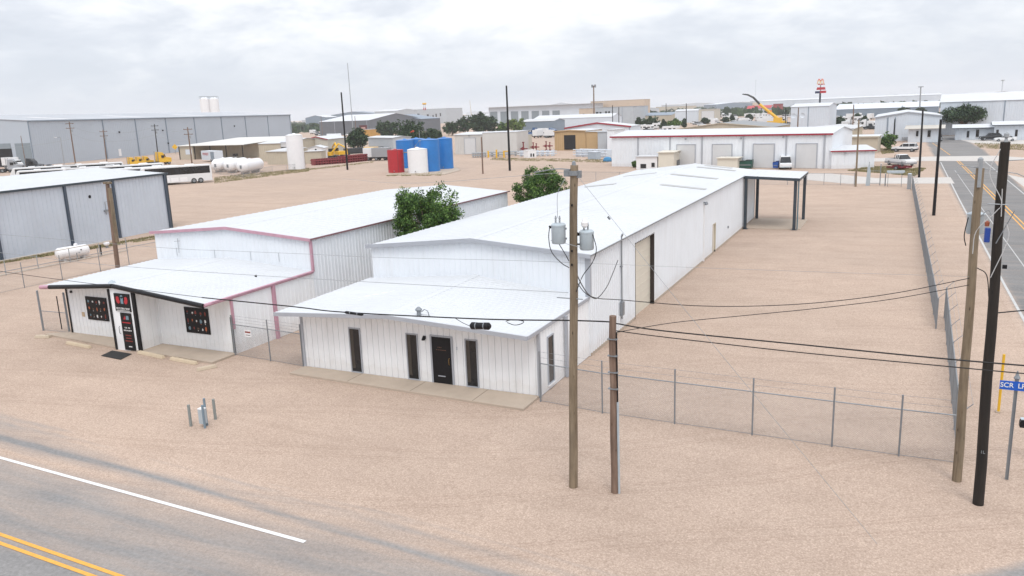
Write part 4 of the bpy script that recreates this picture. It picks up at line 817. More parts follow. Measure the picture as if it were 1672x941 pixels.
for x in (0, 2.0, 4.1, 6.2): MB().cyl((x, 0, 0), (x, 0, 1.7), .05, n=6).build('post', PIPEG, r)
for z in (.6, 1.6): MB().cyl((0, 0, z), (6.2, 0, z), .03, n=6).build('rail', PIPEG, r)
# ------------------------------------------------------------------ trees
def tree(label, base, h, rx, ry, zc, rz_c, n_cl, n_lf, leaf, mat, group=None, seed=1, name='tree', trunk_r=.16, shape='round', cat='tree', cl=.30):
    rnd = random.Random(seed); r = thing(name, label, cat, (base[0], base[1], 0), group=group)
    tm = MB(); tips = []
    tm.tube([(0, 0, -.05), (.05*h/6, 0, zc*.35), (0, .04*h/6, zc*.8)], [trunk_r, trunk_r*.8, trunk_r*.55], 8)
    cen = []
    for k in range(n_cl):
        while True:
            x, y, z = (rnd.uniform(-1, 1) for _ in range(3)); d = x*x+y*y+z*z
            if d < 1 and (d > .18 or rnd.random() < .25): break
        if shape == 'cone': f = (1-z)/2*.9+.15; x *= f; y *= f
        w_ = .95+.36*mnoise.noise(Vector((x*1.7+seed, y*1.7, z*1.7)))
        cen.append((x*rx*w_, y*ry*w_, zc+z*rz_c*w_))
    for c in cen[:max(5, n_cl//5)]:
        tm.tube([(0, 0, zc*.45), (c[0]*.45, c[1]*.45, zc*.5+c[2]*.3), c], [trunk_r*.4, trunk_r*.22, trunk_r*.06], 5)
    tm.build('trunk', WOODP if leaf < .3 else WOODR, r)
    lm = MB(); cr_ = cl*(rx+ry+rz_c)/3
    for c in cen:
        cc = Vector(c); s_ = rnd.uniform(.65, 1.25)
        for _ in range(n_lf):
            d = Vector((rnd.gauss(0, 1), rnd.gauss(0, 1), rnd.gauss(0, .8))); d = d.normalized()*(rnd.random()**.45)*cr_*s_; p = cc+d
            if p.z < .1: continue
            a = Vector((rnd.gauss(0, 1), rnd.gauss(0, 1), rnd.gauss(.3, 1))).normalized(); b = a.orthogonal().normalized(); q = a.cross(b); b = b*cos(d.x*9)+q*sin(d.x*9); q = a.cross(b); L_ = leaf*rnd.uniform(.7, 1.35)
            i = len(lm.v); lm.v += [tuple(p-b*L_), tuple(p+q*L_*.42), tuple(p+b*L_*1.1), tuple(p-q*L_*.42)]; lm.f.append((i, i+1, i+2, i+3))
    lm.build('crown', mat, r)
    return r
def gap_tree(px, pyt, pyb, pxl, pxr, X, label, seed):
    c = onX((pxl+pxr)/2, (pyt+pyb)/2, X); zt = onX(px, pyt, X).z; zb = onX(px, pyb, X).z
    d = (c-Vector((0, 0, CAMH))).length; rad = (pxr-pxl)/2/FPX*d
    tree(label, (X, c.y), zt, rad*.93, rad*.93, (zt+zb)/2-.55, (zt-zb)/2+.35, 150, 130, .085, LEAF, seed=seed, trunk_r=.18, cl=.21)
gap_tree(692, 299, 385, 637, 756, -26.5, 'bright green leafy tree growing in the gap between the two white buildings', 3)
gap_tree(880, 272, 330, 838, 926, -26.5, 'green leafy tree behind the white roofs, just left of the transformer pole', 5)
# ------------------------------------------------------------------ buildings in the middle distance and beyond
DOORW = paint('white_roller_door', (.60, .61, .62), .5, .05, 1); SHADEIN = paint('interior_shade', (.012, .012, .014), .8, .2, 1)  # near-black paint puts the shade inside openings into the colour
def hall(name, label, Lp, Rp, depth, wall, roof, h=None, top=None, style='par', rise=.8, trim=None, feats=(), seams=(), over=.25, ribs=.6, group=None, rside=None, cat='building', fascia=.25, ang=radians(-3)):
    """rectangular metal building: Lp,Rp pixel feet of its seen front (or 3-D points); feats: (kind,pxl,pxr,pytop,pybot or None)"""
    a = G(*Lp) if len(Lp) == 2 else Vector(Lp)
    if isinstance(Rp, (int, float)):      # right end: where this heading meets the sight plane of column Rp
        d = ray(Rp, Lp[1]); u = Vector((cos(ang), sin(ang))); k = (a.x*d.y-a.y*d.x)/(u.y*d.x-u.x*d.y); b = Vector((a.x+u.x*k, a.y+u.y*k, 0))
    else: b = G(*Rp) if len(Rp) == 2 else Vector(Rp)
    a.z = b.z = 0
    t = b-a; Ln = t.length; rz = atan2(t.y, t.x)
    if h is None: h = UP(*top, a)
    r = thing(name, label, cat, a, rz, group); nrm = Vector((sin(rz), -cos(rz), 0))
    def loc(px, py):
        d = ray(px, py); o_ = Vector((0, 0, CAMH)); k = (a-o_).dot(nrm)/d.dot(nrm); p = o_+d*k-a; return p.dot(Vector((cos(rz), sin(rz), 0))), p.z
    m = MB(); zr = h+rise
    sp = max(ribs, Ln/220)
    if style == 'par':
        m.ribbed((0, 0, 0), (Ln, 0, 0), (0, 0, h), (Ln, 0, h), (0, -1, 0), sp, .04, .12)
        for x in (0, Ln): m.poly([(x, 0, 0), (x, depth, 0), (x, depth, h), (x, depth/2, zr), (x, 0, h)])
    elif style == 'gable':
        m.ribbed((0, 0, 0), (Ln/2, 0, 0), (0, 0, h), (Ln/2, 0, zr), (0, -1, 0), sp, .04, .12); m.ribbed((Ln/2, 0, 0), (Ln, 0, 0), (Ln/2, 0, zr), (Ln, 0, h), (0, -1, 0), sp, .04, .12)
        for x in (0, Ln): m.ribbed((x, 0, 0), (x, depth, 0), (x, 0, h), (x, depth, h), (1 if x else -1, 0, 0), sp, .04, .12)
    elif style == 'mono':      # roof climbs to the back
        m.ribbed((0, 0, 0), (Ln, 0, 0), (0, 0, h), (Ln, 0, h), (0, -1, 0), sp, .04, .12)
        for x in (0, Ln): m.poly([(x, 0, 0), (x, depth, 0), (x, depth, zr), (x, 0, h)])
    else:
        m.box(0, Ln, 0, depth, 0, h)
    if style in ('par', 'mono', 'gable'): m.quad((0, depth, 0), (Ln, depth, 0), (Ln, depth, zr if style == 'mono' else h), (0, depth, zr if style == 'mono' else h))
    m.build('wall', wall, r)
    m = MB(); o_ = over; th = .12
    def sheet(p):   # slab from 4 corners
        i = len(m.v); m.v += [tuple(Vector(q)+Vector((0, 0, .02))) for q in p]+[tuple(Vector(q)+Vector((0, 0, th))) for q in p]
        m.f += [(i+3, i+2, i+1, i), (i+4, i+5, i+6, i+7), (i, i+1, i+5, i+4), (i+1, i+2, i+6, i+5), (i+2, i+3, i+7, i+6), (i+3, i, i+4, i+7)]
    if style == 'par': sheet([(-o_, -o_, h), (Ln+o_, -o_, h), (Ln+o_, depth/2, zr), (-o_, depth/2, zr)]); sheet([(-o_, depth/2, zr), (Ln+o_, depth/2, zr), (Ln+o_, depth+o_, h), (-o_, depth+o_, h)])
    elif style == 'gable': sheet([(-o_, -o_, h), (Ln/2, -o_, zr), (Ln/2, depth+o_, zr), (-o_, depth+o_, h)]); sheet([(Ln/2, -o_, zr), (Ln+o_, -o_, h), (Ln+o_, depth+o_, h), (Ln/2, depth+o_, zr)])
    elif style == 'mono': sheet([(-o_, -o_, h), (Ln+o_, -o_, h), (Ln+o_, depth+o_, zr), (-o_, depth+o_, zr)])
    else: sheet([(-o_, -o_, h), (Ln+o_, -o_, h), (Ln+o_, depth+o_, h), (-o_, depth+o_, h)])
    m.build('roof', roof, r)
    if trim:
        m = MB(); u = .13
        if style == 'gable': strip(m, [(-o_, -o_-.02, h+u), (Ln/2, -o_-.02, zr+u), (Ln+o_, -o_-.02, h+u)], fascia, .08, (0, -1, 0))
        else: strip(m, [(-o_, -o_-.02, h+u), (Ln+o_, -o_-.02, h+u)], fascia, .08, (0, -1, 0))
        m.build('eave_trim', trim, r)
    for px in seams:
        x, _ = loc(px, (Lp[1] if len(Lp) == 2 else 250)-8); w = max(.12, Ln/700); MB().box(x-w, x+w, -.14, -.05, .05, h-.05).build('downspout', TRIM_GREY if wall is not GREYW and wall is not FARW else STEELB, r)
    for f in feats:
        kind, pl, pr_, pt = f[:4]; pb = f[4] if len(f) > 4 else None
        x0, z1 = loc(pl, pt); x1, _ = loc(pr_, pt); z0 = loc((pl+pr_)/2, pb)[1] if pb else .05
        if kind == 'door':
            MB().box(x0, x1, -.09, .0, z0, z1).build('roller_door', DOORW, r)
            m = MB(); fw = .14
            for q in ((x0-fw, x0, z0, z1+fw), (x1, x1+fw, z0, z1+fw), (x0, x1, z1, z1+fw)): m.box(q[0], q[1], -.14, .0, q[2], q[3])
            m.build('door_frame', TRIM_GREY, r)
        elif kind == 'open': MB().box(x0, x1, -.09, .0, z0, z1).build('open_doorway', SHADEIN, r)  # flat dark panel on the wall, stands for the unlit interior
        elif kind == 'greydoor': MB().box(x0, x1, -.09, .0, z0, z1).build('large_door', paint('slate_door', (.22, .26, .29), .5, .1, 1), r)  # solid grey panel, painted stand-in for a shaded open bay
        elif kind == 'win':
            w = MB().box(x0, x1, -.10, -.0, z0, z1).build('window', GLASS, r); MB().box(x0-.08, x1+.08, -.16, -.02, z0-.1, z0-.01).build('sill', WHITEP, w)
        elif kind == 'pdoor': MB().box(x0, x1, -.10, -.0, z0, z1).build('door', WHITEP, r)
        elif kind == 'lamp': MB().cyl((x0, -.3, z1), (x0, -.0, z1), .16, n=8).build('wall_lamp', PIPEG, r)
    r['_ln'] = Ln
    return r, loc, Ln, h
# long red-trimmed shed beyond the yard
SH, sl_, sLn, sh = hall('metal_shed', 'long white shed with dark red eave line and four big roller doors beyond the yard', (999, 272), (1356, 275.5), 14, WHITE_PANEL, WHITE_ROOF, h=5.7, rise=.9, trim=REDTR, fascia=.28,
    feats=[('door', 1106, 1135, 237), ('door', 1164, 1195, 236.5), ('door', 1231, 1264, 236), ('door', 1301, 1334, 235.5), ('pdoor', 1284, 1292, 255), ('lamp', 1120, 1122, 227), ('lamp', 1210, 1212, 226), ('lamp', 1279, 1281, 224)], seams=(1042, 1094, 1146, 1213, 1283, 1345))
del SH['_ln']
AN = hall('shed_annex', 'low white annex with a dark red eave line at the end of the long shed', (1357, 276), (1427, 274.5), 7, WHITE_PANEL, WHITE_ROOF, h=2.85, style='mono', rise=.5, trim=REDTR, fascia=.2, feats=[('lamp', 1380, 1382, 250), ('pdoor', 1396, 1400, 264, 272)], cat='shed')[0]
hall('beige_annex', 'low tan office block with pale roof behind the red trimmed annex', (1362, 251), 1432, 9, BEIGE, WHITE_ROOF, h=3.4, style='flat', trim=BEIGE, cat='office', seams=())
hall('beige_annex', 'tan block with grey roof rising behind the right end of the long shed', (1312, 243), 1392, 22, BEIGE, OLDROOF, h=4.4, style='gable', rise=.5, cat='office')
hall('warehouse', 'broad beige warehouse with grey gabled roof above the long shed', (1098, 230), 1262, 30, BEIGE, paint('grey_gravel_roof', (.26, .27, .28), .8, .1, .3), top=(1098, 212), style='gable', rise=1.7, trim=BEIGE)
hall('tower_shed', 'tall pale shed with white curved-edge roof and brown right edge, before the fast food sign', (1290, 216), 1352, 22, FARW, WHITE_ROOF, top=(1290, 175.5), rise=1.1, seams=(1319,), cat='shed')
q = AT(1354, 205, 300)
hall('container', 'white box shed with a small window behind the far end of the long roof', (1039, 277), 1073, 3, WHITEP, WHITE_ROOF, h=2.3, style='flat', feats=[('win', 1046, 1055, 268, 275), ('win', 1064, 1069, 266, 273)], cat='cabin')
hall('container', 'cream storage box with a side door behind the far end of the long roof', (1080, 276), 1100, 2.8, CREAM, CREAM, h=2.5, style='flat', cat='container')
hall('container', 'cream storage box angled to the wall, widest one beside the first roller door', (1100, 277), (1126, 266), 2.8, CREAM, CREAM, h=3.0, style='flat', feats=[('win', 1105, 1110, 262, 270)], cat='container')
hall('container', 'low cream box just left of the green dumpster', (1171, 277), 1204, 3.2, CREAM, CREAM, h=1.9, style='flat', cat='container')
def dumpster(label, p, mat, w=2.6, d=1.6, h=1.5, rz=0):
    r = thing('dumpster', label, 'dumpster', p, rz); MB().prism([(0, .15), (w, .15), (w+.1, h), (w, h+.05), (0, h*.85), (-.1, h*.8)], 0, d).build('bin', mat, r, bevel=.03); MB().box(-.05, w/2-.03, -.05, d, h*.86, h*.9).box(w/2+.03, w+.05, -.05, d, h*.95, h).build('lid', BLACKP, r); MB().box(.1, w-.1, -.06, -.01, h*.4, h*.5).build('lift_bar', GALV, r)
dumpster('dark green dumpster standing against the long white shed', G(1206, 276), paint('dark_green_bin', (.01, .07, .05), .4, .1, 2), 2.2)
dumpster('bright blue dumpster low behind the far ridge of the long roof', G(1142, 270), paint('blue_bin', (.01, .08, .35), .4, .1, 2), 1.8, h=1.1)
dumpster('small blue bin standing by the parked white van', G(1262, 276), paint('blue_bin', (.01, .08, .35), .4, .1, 2), .8, 1, 1.3)
for px, lab in ((1347, 'tan ribbed drum by the fourth roller door of the long shed'), (1378, 'small white basin leaning on the annex wall')):
    p = G(px, 274); o = MB().lathe([(.3, 0), (.36, .1), (.34, .5), (.36, .9), (.3, 1.0)] if px < 1350 else [(.12, 0), (.1, .4), (.34, .75), (.36, .85)], 14).build('drum' if px < 1350 else 'basin', BEIGE if px < 1350 else WHITEP, loc=p); tag(o, lab, 'drum' if px < 1350 else 'basin')
# left of it: tan building, containers
hall('tan_building', 'mustard tan metal building with one tall dark doorway', (906, 246), 957, 12, TAN, WHITE_ROOF, top=(906, 215), style='gable', rise=.25, feats=[('open', 921, 939.5, 221, 244.5)], trim=TAN)
hall('container', 'mustard lean-to wall right of the dark doorway', (957.5, 245.5), 976, 5, TAN, WHITE_ROOF, h=5.0, style='flat', cat='lean-to')
hall('container', 'pale blue-grey container wall standing left of the red trimmed shed', (976.3, 246.5), 991, 5, GREYW, GREYW, h=5.0, style='flat', cat='container')
hall('container', 'white wall section tucked against the left end of the red trimmed shed', (991.5, 247.5), 1003, 8, WHITE_PANEL, WHITE_ROOF, h=5.6, style='flat', cat='shed')
hall('white_hall', 'pale grey metal garage with one big white roller door behind the blue tanks', (743.5, 252.5), 788, 14, paint('warm_white_wall', (.56, .55, .53), .6, .06, .5, dirt=.2), WHITE_ROOF, top=(743.5, 221), style='par', rise=.5, feats=[('door', 758.5, 776, 226), ('lamp', 766, 768, 222)])
a_ = G(789, 253.5); b_ = a_+Vector((9.5, 1.5, 0))
hall('container', 'plain off-white wall running right from the garage to the black pole', tuple(a_), tuple(b_), 12, paint('warm_white_wall', (.56, .55, .53), .6, .06, .5, dirt=.2), WHITE_ROOF, h=5.9, style='flat', cat='shed', over=.1)
hall('container', 'cream box trailer body right of the tall black pole', (832, 250), (869, 246), 7, paint('cream_wall', (.52, .49, .42), .6, .08, .5, dirt=.2), WHITE_ROOF, h=4.6, style='flat', cat='container', over=.1)
hall('container', 'pale grey-blue box body standing left of the blue tanks', (603, 252), (643, 254), 6, GREYW, WHITE_ROOF, h=5.0, style='par', rise=.4, cat='container')
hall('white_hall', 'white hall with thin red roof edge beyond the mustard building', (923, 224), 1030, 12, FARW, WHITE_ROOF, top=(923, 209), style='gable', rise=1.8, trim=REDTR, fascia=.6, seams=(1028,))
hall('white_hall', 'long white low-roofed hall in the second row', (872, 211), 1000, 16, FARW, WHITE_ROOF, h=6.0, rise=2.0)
hall('white_hall', 'blue-grey walled hall left of the long white low-roofed hall', (852, 216), 905, 14, STEELB, OLDROOF, h=5.5, rise=1.2)
hall('sand_building', 'large sand coloured flat-topped building under the tall light pole', (965, 198), 1052, 16, SANDW, SANDW, top=(965, 166), style='flat', over=.2, feats=[('win', 1044, 1048, 177, 190), ('win', 1050, 1053, 176, 189)])
hall('grey_wing', 'low grey wing with dark openings before the sand coloured building', (972, 205), 1034, 30, GREYW, OLDROOF, top=(972, 176), style='flat', feats=[('open', 973, 977, 183), ('open', 979, 982, 183), ('open', 988, 991, 182), ('open', 993, 996, 182)], seams=(1000, 1016), cat='building')
hall('sand_building', 'small sand coloured block left of the light pole', (946, 205), 972, 20, SANDW, SANDW, top=(946, 178), style='flat', feats=[('win', 952, 954, 186, 193)])
cb, cl_, cLn, chh = hall('open_canopy', 'very long open sided pale canopy building behind the dark trees', (799, 204), 964, 30, FARW, WHITE_ROOF, top=(799, 176), style='flat', feats=[('greydoor', 800+i*17, 812+i*17, 183-.35*i) for i in range(7)], over=3, cat='canopy')  # grey panels put the shade of the canopy's open bays into colour
r_, l2, _, _ = hall('arena', 'flat cone roofed arena with a row of dark pillars on top', (888, 194), 948, 20, FARW, OLDROOF, top=(888, 174), style='gable', rise=4, cat='arena')
hall('grey_office', 'pale grey two part office block with dark window squares, centre left skyline', (648, 204), 729, 40, GREYW, OLDROOF, top=(648, 180.5), style='flat', feats=[('open', 681, 685, 186, 191), ('open', 697, 700, 187, 191), ('open', 706, 708, 188, 192), ('open', 711, 713, 186, 191), ('open', 718, 720, 185, 190)] + [('lamp', x, x+1, 187) for x in (654, 660, 667)], seams=(672,))
hall('dark_warehouse', 'wide dark grey-brown warehouse with a long pale roof left of the grey office', (523, 222), 604, 60, DGREY, WHITE_ROOF, top=(523, 199.5), rise=4.0, seams=(547, 600))
hall('dark_warehouse', 'slate gable end continuing the wide dark warehouse to the right', (604.5, 217), 688, 25, DGREY, STEELB, h=8.5, style='gable', rise=3.5)
hall('far_hall', 'far white gabled hall just right of the big grey warehouse', (500, 209), 533, 25, STEELB, WHITE_ROOF, h=13, style='gable', rise=3)
hall('far_hall', 'far slate blue hall behind the tall black pole', (542, 206), 613, 25, STEELB, STEELB, h=16, style='gable', rise=4)
hall('far_hall', 'far pale roofed hall between the slate hall and the grey office', (613, 207), 649, 40, GREYW, WHITE_ROOF, h=17, rise=2)
hall('red_sign_shop', 'orange and yellow fronted store below the small dark red sign', (590, 223), 604, 10, paint('amber_front', (.50, .27, .06), .6, .1, 1), WHITE_ROOF, h=4, style='flat', cat='store')
hall('far_hall', 'pale gabled hall with broad doors right of the row of dark bushes', (1102, 201), 1139, 14, FARW, WHITE_ROOF, top=(1102, 182), style='par', rise=1)
hall('far_hall', 'cream fronted hall right of the pale gabled hall', (1140.5, 201), 1168, 12, paint('cream_wall', (.52, .49, .42), .6, .08, .5, dirt=.2), OLDROOF, top=(1140.5, 179), style='flat', feats=[('door', 1146, 1166, 182)])
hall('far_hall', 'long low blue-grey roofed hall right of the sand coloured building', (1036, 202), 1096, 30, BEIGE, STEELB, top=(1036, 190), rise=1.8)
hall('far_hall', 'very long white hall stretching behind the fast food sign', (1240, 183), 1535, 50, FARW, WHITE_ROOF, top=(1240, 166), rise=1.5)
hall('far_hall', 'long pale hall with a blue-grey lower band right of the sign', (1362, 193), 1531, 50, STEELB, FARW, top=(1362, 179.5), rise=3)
hall('far_hall', 'red roofed service building beside the yellow crane', (1219, 188), 1258, 14, GREYW, paint('red_roof', (.42, .03, .04), .5, .1, .2), top=(1219, 178), rise=2.6)
hall('far_hall', 'small dark red fronted store right of the red roofed building', (1262, 187), 1275, 10, paint('dull_red_wall', (.3, .05, .05), .6, .1, .2), STEELB, top=(1262, 170), style='flat', cat='store')
# right side
hall('gable_building', 'pale blue-grey building with a long low gable and a porch near the street end', (1427, 231), 1535, 40, FARW, WHITE_ROOF, top=(1427, 192.5), style='gable', rise=1.2, trim=TRIM_GREY, seams=(1448, 1460), ang=0)
hall('porch_office', 'low cream office wing with two tall dark windows in front of the gabled building', (1482, 233), 1535, 6, FARW, paint('beige_roof', (.5, .47, .42), .6, .1, .3), h=3.3, style='mono', rise=.6, over=.9, feats=[('win', 1496, 1500, 214, 223), ('win', 1515, 1520, 213, 224)], cat='office')
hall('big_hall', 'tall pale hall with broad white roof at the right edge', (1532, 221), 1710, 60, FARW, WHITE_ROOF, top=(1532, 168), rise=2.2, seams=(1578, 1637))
O1 = hall('low_office', 'low white office with overhanging roof and tall narrow windows at the right edge', (1559, 229), 1622, 12, FARW, WHITE_ROOF, h=2.9, style='par', rise=.7, over=.8, trim=DARKSTEEL, fascia=.2, feats=[('win', 1579, 1583, 214, 225), ('win', 1594, 1599, 212, 224)], cat='office')
hall('low_office', 'white office wall continuing right with two narrow windows', (1622.5, 229.5), 1700, 12, FARW, WHITE_ROOF, h=3.6, style='par', rise=.7, over=.6, trim=DARKSTEEL, fascia=.2, feats=[('win', 1627, 1631, 212, 223), ('win', 1658, 1662, 212, 223)], cat='office')
# left: big grey warehouse
ax = G(56, 271.4); bx = G(411, 237); t = (bx-ax).normalized(); bx = ax+t*190
BW, bl_, bLn, bh = hall('warehouse', 'huge pale grey warehouse with dark seams filling the left skyline', tuple(ax), tuple(bx), 70, paint('warehouse_grey', (.42, .47, .53), .6, .06, .05, dirt=.12), paint('warehouse_roof', (.40, .42, .45), .6, .15, .05), h=14.0, rise=2.6, trim=STEELB, fascia=.35, over=.3, ribs=1.0)
for px in (169, 222.5, 272, 318.6, 363, 402, 438.6, 475):
    d = ray(px, 215); n_ = Vector((t.y, -t.x, 0)); k = (ax-Vector((0, 0, CAMH))).dot(n_)/d.dot(n_); x = (d*k+Vector((0, 0, CAMH))-ax).dot(t); MB().box(x-.16, x+.16, -.25, -.05, .1, 13.8).build('downspout', STEELB, BW)
for px, py in ((194, 216), (265, 213), (274, 234), (382, 206)):
    x, z = bl_(px, py); MB().lathe([(.25, -.5), (.35, -.1), (.1, -.04)], 10, (x, 0, z), axis='y').build('wall_lamp', BLACKP, BW)
x, z = bl_(196, 250); MB().box(x-.7, x+.7, -.1, 0, .6, 3.2).build('door', WHITEP, BW)
MB().box(-.02, .25, -.2, -.02, 0, 13.9).build('corner_trim', STEELB, BW)
m = MB()
def side_pt(px, py):      # on the end wall x = 0 of the warehouse
    d = ray(px, py); k = (ax-Vector((0, 0, CAMH))).dot(t)/d.dot(t); p = d*k+Vector((0, 0, CAMH))-ax; return p.dot(Vector((-t.y, t.x, 0))), p.z
for (pa_, pb_, pt_, nm, mt) in ((24, 49, 234.5, 'large_door', paint('slate_door', (.22, .26, .29), .5, .1, 1)), (-20, 19, 244, 'open_doorway', SHADEIN), (-20, 17, 235.5, 'door_header', paint('slate_door', (.22, .26, .29), .5, .1, 1))):
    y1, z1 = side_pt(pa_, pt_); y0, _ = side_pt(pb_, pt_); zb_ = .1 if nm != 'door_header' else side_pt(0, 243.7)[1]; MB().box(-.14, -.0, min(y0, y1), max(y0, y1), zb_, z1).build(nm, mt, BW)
for i, x in enumerate((20, 62, 108, 150, 172)): MB().box(x, x+5, 6, 26, 14.35+.45+.15, 15.6-.1).v and MB().poly([(x, 4, 14.0+2.6*4/35+.14), (x+6, 4, 14.0+2.6*4/35+.14), (x+6, 20, 14.0+2.6*20/35+.14), (x, 20, 14.0+2.6*20/35+.14)]).build('skylight', paint('pale_skylight', (.55, .55, .56), .5, .1, 1), BW)
# beige shed with open porch
DB = hall('porch_shed', 'beige shed with a wide pale roof and an open fronted porch behind the white tanks', (322, 258.5), 424, 20, BEIGE, paint('off_white_roof', (.62, .61, .57), .6, .1, .2), h=4.6, style='mono', rise=1.2, over=.3, feats=[('win', 380, 388, 251, 255.5)], cat='shed', ang=0)
_r0, _l0, _n0, _ = DB
MB().quad((-.6, -7.5, 4.25), (_n0+1.2, -7.5, 4.25), (_n0+1.2, 0, 4.6), (-.6, 0, 4.6)).quad((-.6, -7.5, 4.4), (_n0+1.2, -7.5, 4.4), (_n0+1.2, 0, 4.76), (-.6, 0, 4.76)).quad((-.6, -7.5, 4.25), (_n0+1.2, -7.5, 4.25), (_n0+1.2, -7.5, 4.4), (-.6, -7.5, 4.4)).build('porch_roof', paint('off_white_roof', (.62, .61, .57), .6, .1, .2), _r0)
for k in range(5): MB().box(k*_n0/4-.1, k*_n0/4+.1, -7.2, -7.0, 0, 4.3).build('porch_post', BLACKP, _r0)
MB().box(0, _n0*.22, -7, 0, 0, 4.2).build('porch_room', BEIGE, _r0); w_ = MB().box(_n0*.10, _n0*.2, -7.06, -6.99, 1.6, 3.2).build('porch_window', FARW, _r0)
hall('beige_shed', 'beige gabled shed with a dark roller doorway between porch and white tank', (425, 264), (473, 263), 20, BEIGE, WHITE_ROOF, h=4.9, style='par', rise=1.0, feats=[('door', 459, 470, 233, 240), ('open', 459, 470, 240.5, 246)], cat='shed')
hall('beige_shed', 'pale beige shed with a thin red gable edge right of the tall white tank', (501, 258), (537, 257), 14, paint('pale_beige', (.52, .50, .44), .6, .08, .4, dirt=.2), WHITE_ROOF, h=5.2, style='gable', rise=.9, trim=REDTR, cat='shed')
hall('beige_shed', 'grey-beige shed with two small vents right of the red edged gable', (538, 252), (559, 251), 14, paint('olive_grey_wall', (.34, .35, .31), .6, .08, .4, dirt=.2), OLDROOF, h=5.4, style='par', rise=.8, feats=[('lamp', 546, 547, 233), ('lamp', 551, 552, 235)], cat='shed')
hall('cabin', 'small white gabled cabin in front of the red edged shed', (504, 263), (530, 262), 6, WHITEP, WHITE_ROOF, h=3.3, style='gable', rise=.7, feats=[('win', 514, 517, 243.5, 247), ('win', 524, 528, 245, 248)], cat='cabin')
hall('cabin', 'beige box cabin right of the tall white tank', (499, 268), (526, 267), 5, BEIGE, OLDROOF, h=3.1, style='flat', cat='cabin')
hall('cabin', 'grey roofed lean-to left of the tall white tank', (437, 269), (470, 269), 7, BEIGE, OLDROOF, h=3.3, style='mono', rise=.6, cat='lean-to')
# ------------------------------------------------------------------ tanks in the lot
def push(p, r): d = hypot(p.x, p.y); return Vector((p.x*(1+r/d), p.y*(1+r/d), 0))
def vtank(name, label, pxl, pxr, pyt, pyb, mat, dome=.25, group=None, ladder=False, z0=.0):
    f = G((pxl+pxr)/2, pyb); d = Vector((f.x, f.y, -CAMH)).dot(_F); R_ = (pxr-pxl)/2/FPX*d; c = push(f, R_); h = UP((pxl+pxr)/2-3, pyt, c)
    r = thing(name, label, 'tank', c, group=group); m = MB()
    prof = [(R_, z0), (R_, h*.33), (R_*1.006, h*.335), (R_*1.006, h*.345), (R_, h*.35), (R_, h*.66), (R_*1.006, h*.665), (R_*1.006, h*.675), (R_, h*.68), (R_, h-.06), (R_*.985, h)]
    m.lathe([(R_, z0), (R_, h-.06)], 40); m.build('shell', mat, r, smooth=True)
    for q_ in (.34, .67): MB().tube([(R_*1.003*cos(i*pi/20), R_*1.003*sin(i*pi/20), h*q_) for i in range(41)], .02, 4).build('hoop', mat, r)
    MB().lathe([(R_*1.01, h-.02), (R_*1.01, h+.03), (R_*.6, h+dome*.7), (.35, h+dome), (.3, h+dome+.12), (.1, h+dome+.15)], 40).build('roof', mat, r, smooth=True)
    MB().lathe([(R_+.15, 0), (R_+.15, .1)], 30).build('base_ring', CONC, r)
    v = Vector((-c.x, -c.y, 0)).normalized(); s_ = v.cross(Vector((0, 0, 1)))
    MB().cyl(v*(R_-.05)+s_*R_*.3+Vector((0, 0, .5)), v*(R_+.35)+s_*R_*.3+Vector((0, 0, .5)), .1, n=8).build('outlet_valve', GALV, r)
    return r, c, R_, h
vtank('storage_tank', 'tall blue storage tank at the back left of the tank group, behind the red one', 649, 678, 229.5, 276, BLUEP)
vtank('storage_tank', 'blue storage tank almost hidden in the middle of the tank group', 668, 697, 227.5, 274, BLUEP)
vtank('storage_tank', 'blue storage tank farthest right in the tank group', 715, 741, 226.5, 277, BLUEP)
vtank('storage_tank', 'blue storage tank directly right of the white tank, nearest of the blue ones', 687, 719.5, 228.5, 281.5, BLUEP)
_, cR, RR, hR = vtank('storage_tank', 'shorter dark red storage tank at the left of the tank group', 634.5, 661, 245, 283.5, REDP, dome=.08)
_, cW, RW, hW = vtank('storage_tank', 'shorter white storage tank in front of the blue tanks', 667, 700, 244, 284, WHITEP, dome=.3)
r = thing('pipework', 'grey pipes linking the tops of the red, white and blue tanks', 'pipework', (cR+cW)/2); o_ = (cR+cW)/2
MB().tube([cR-o_+Vector((1, .5, hR-.6)), cW-o_+Vector((-1, .5, hR-.5))], .11, 8).build('cross_pipe', GALV, r)
MB().tube([cW-o_+Vector((.2, 2.2, 6.2)), cW-o_+Vector((-.4, 1.6, 6.3)), cW-o_+Vector((-1.2, 1.2, 5.2)), cW-o_+Vector((-1.4, 1.4, 3.5))], .09, 8).build('riser_pipe', GALV, r)
MB().tube([cR-o_+Vector((1.2, -1.1, 0)), cR-o_+Vector((1.2, -1.1, hR)), cR-o_+Vector((.6, -.6, hR+.2))], .05, 6).build('drop_pipe', DKRED, r)
r = thing('windsock', 'small red windsock on a thin pole above the blue tanks', 'windsock', push(G(688, 274), 2)); zt = UP(684, 213, r.location); MB().cyl((0, 0, 0), (0, 0, zt), .05, n=6).build('pole', PIPEG, r); MB().lathe([(.2, 0), (.17, .4), (.12, .9), (.08, 1.1)], 10, (0, 0, zt-.2), axis='x').build('sock', paint('faded_red_cloth', (.5, .06, .03), .8, .2, 4), r); r.children[-1].rotation_euler = (0, .25, pi*.9); r.children[-1].location.z = .3
vtank('storage_tank', 'very tall white cylindrical tank standing at the edge of the sandy lot', 471.5, 498.5, 221, 277.5, WHITEP, dome=.35)
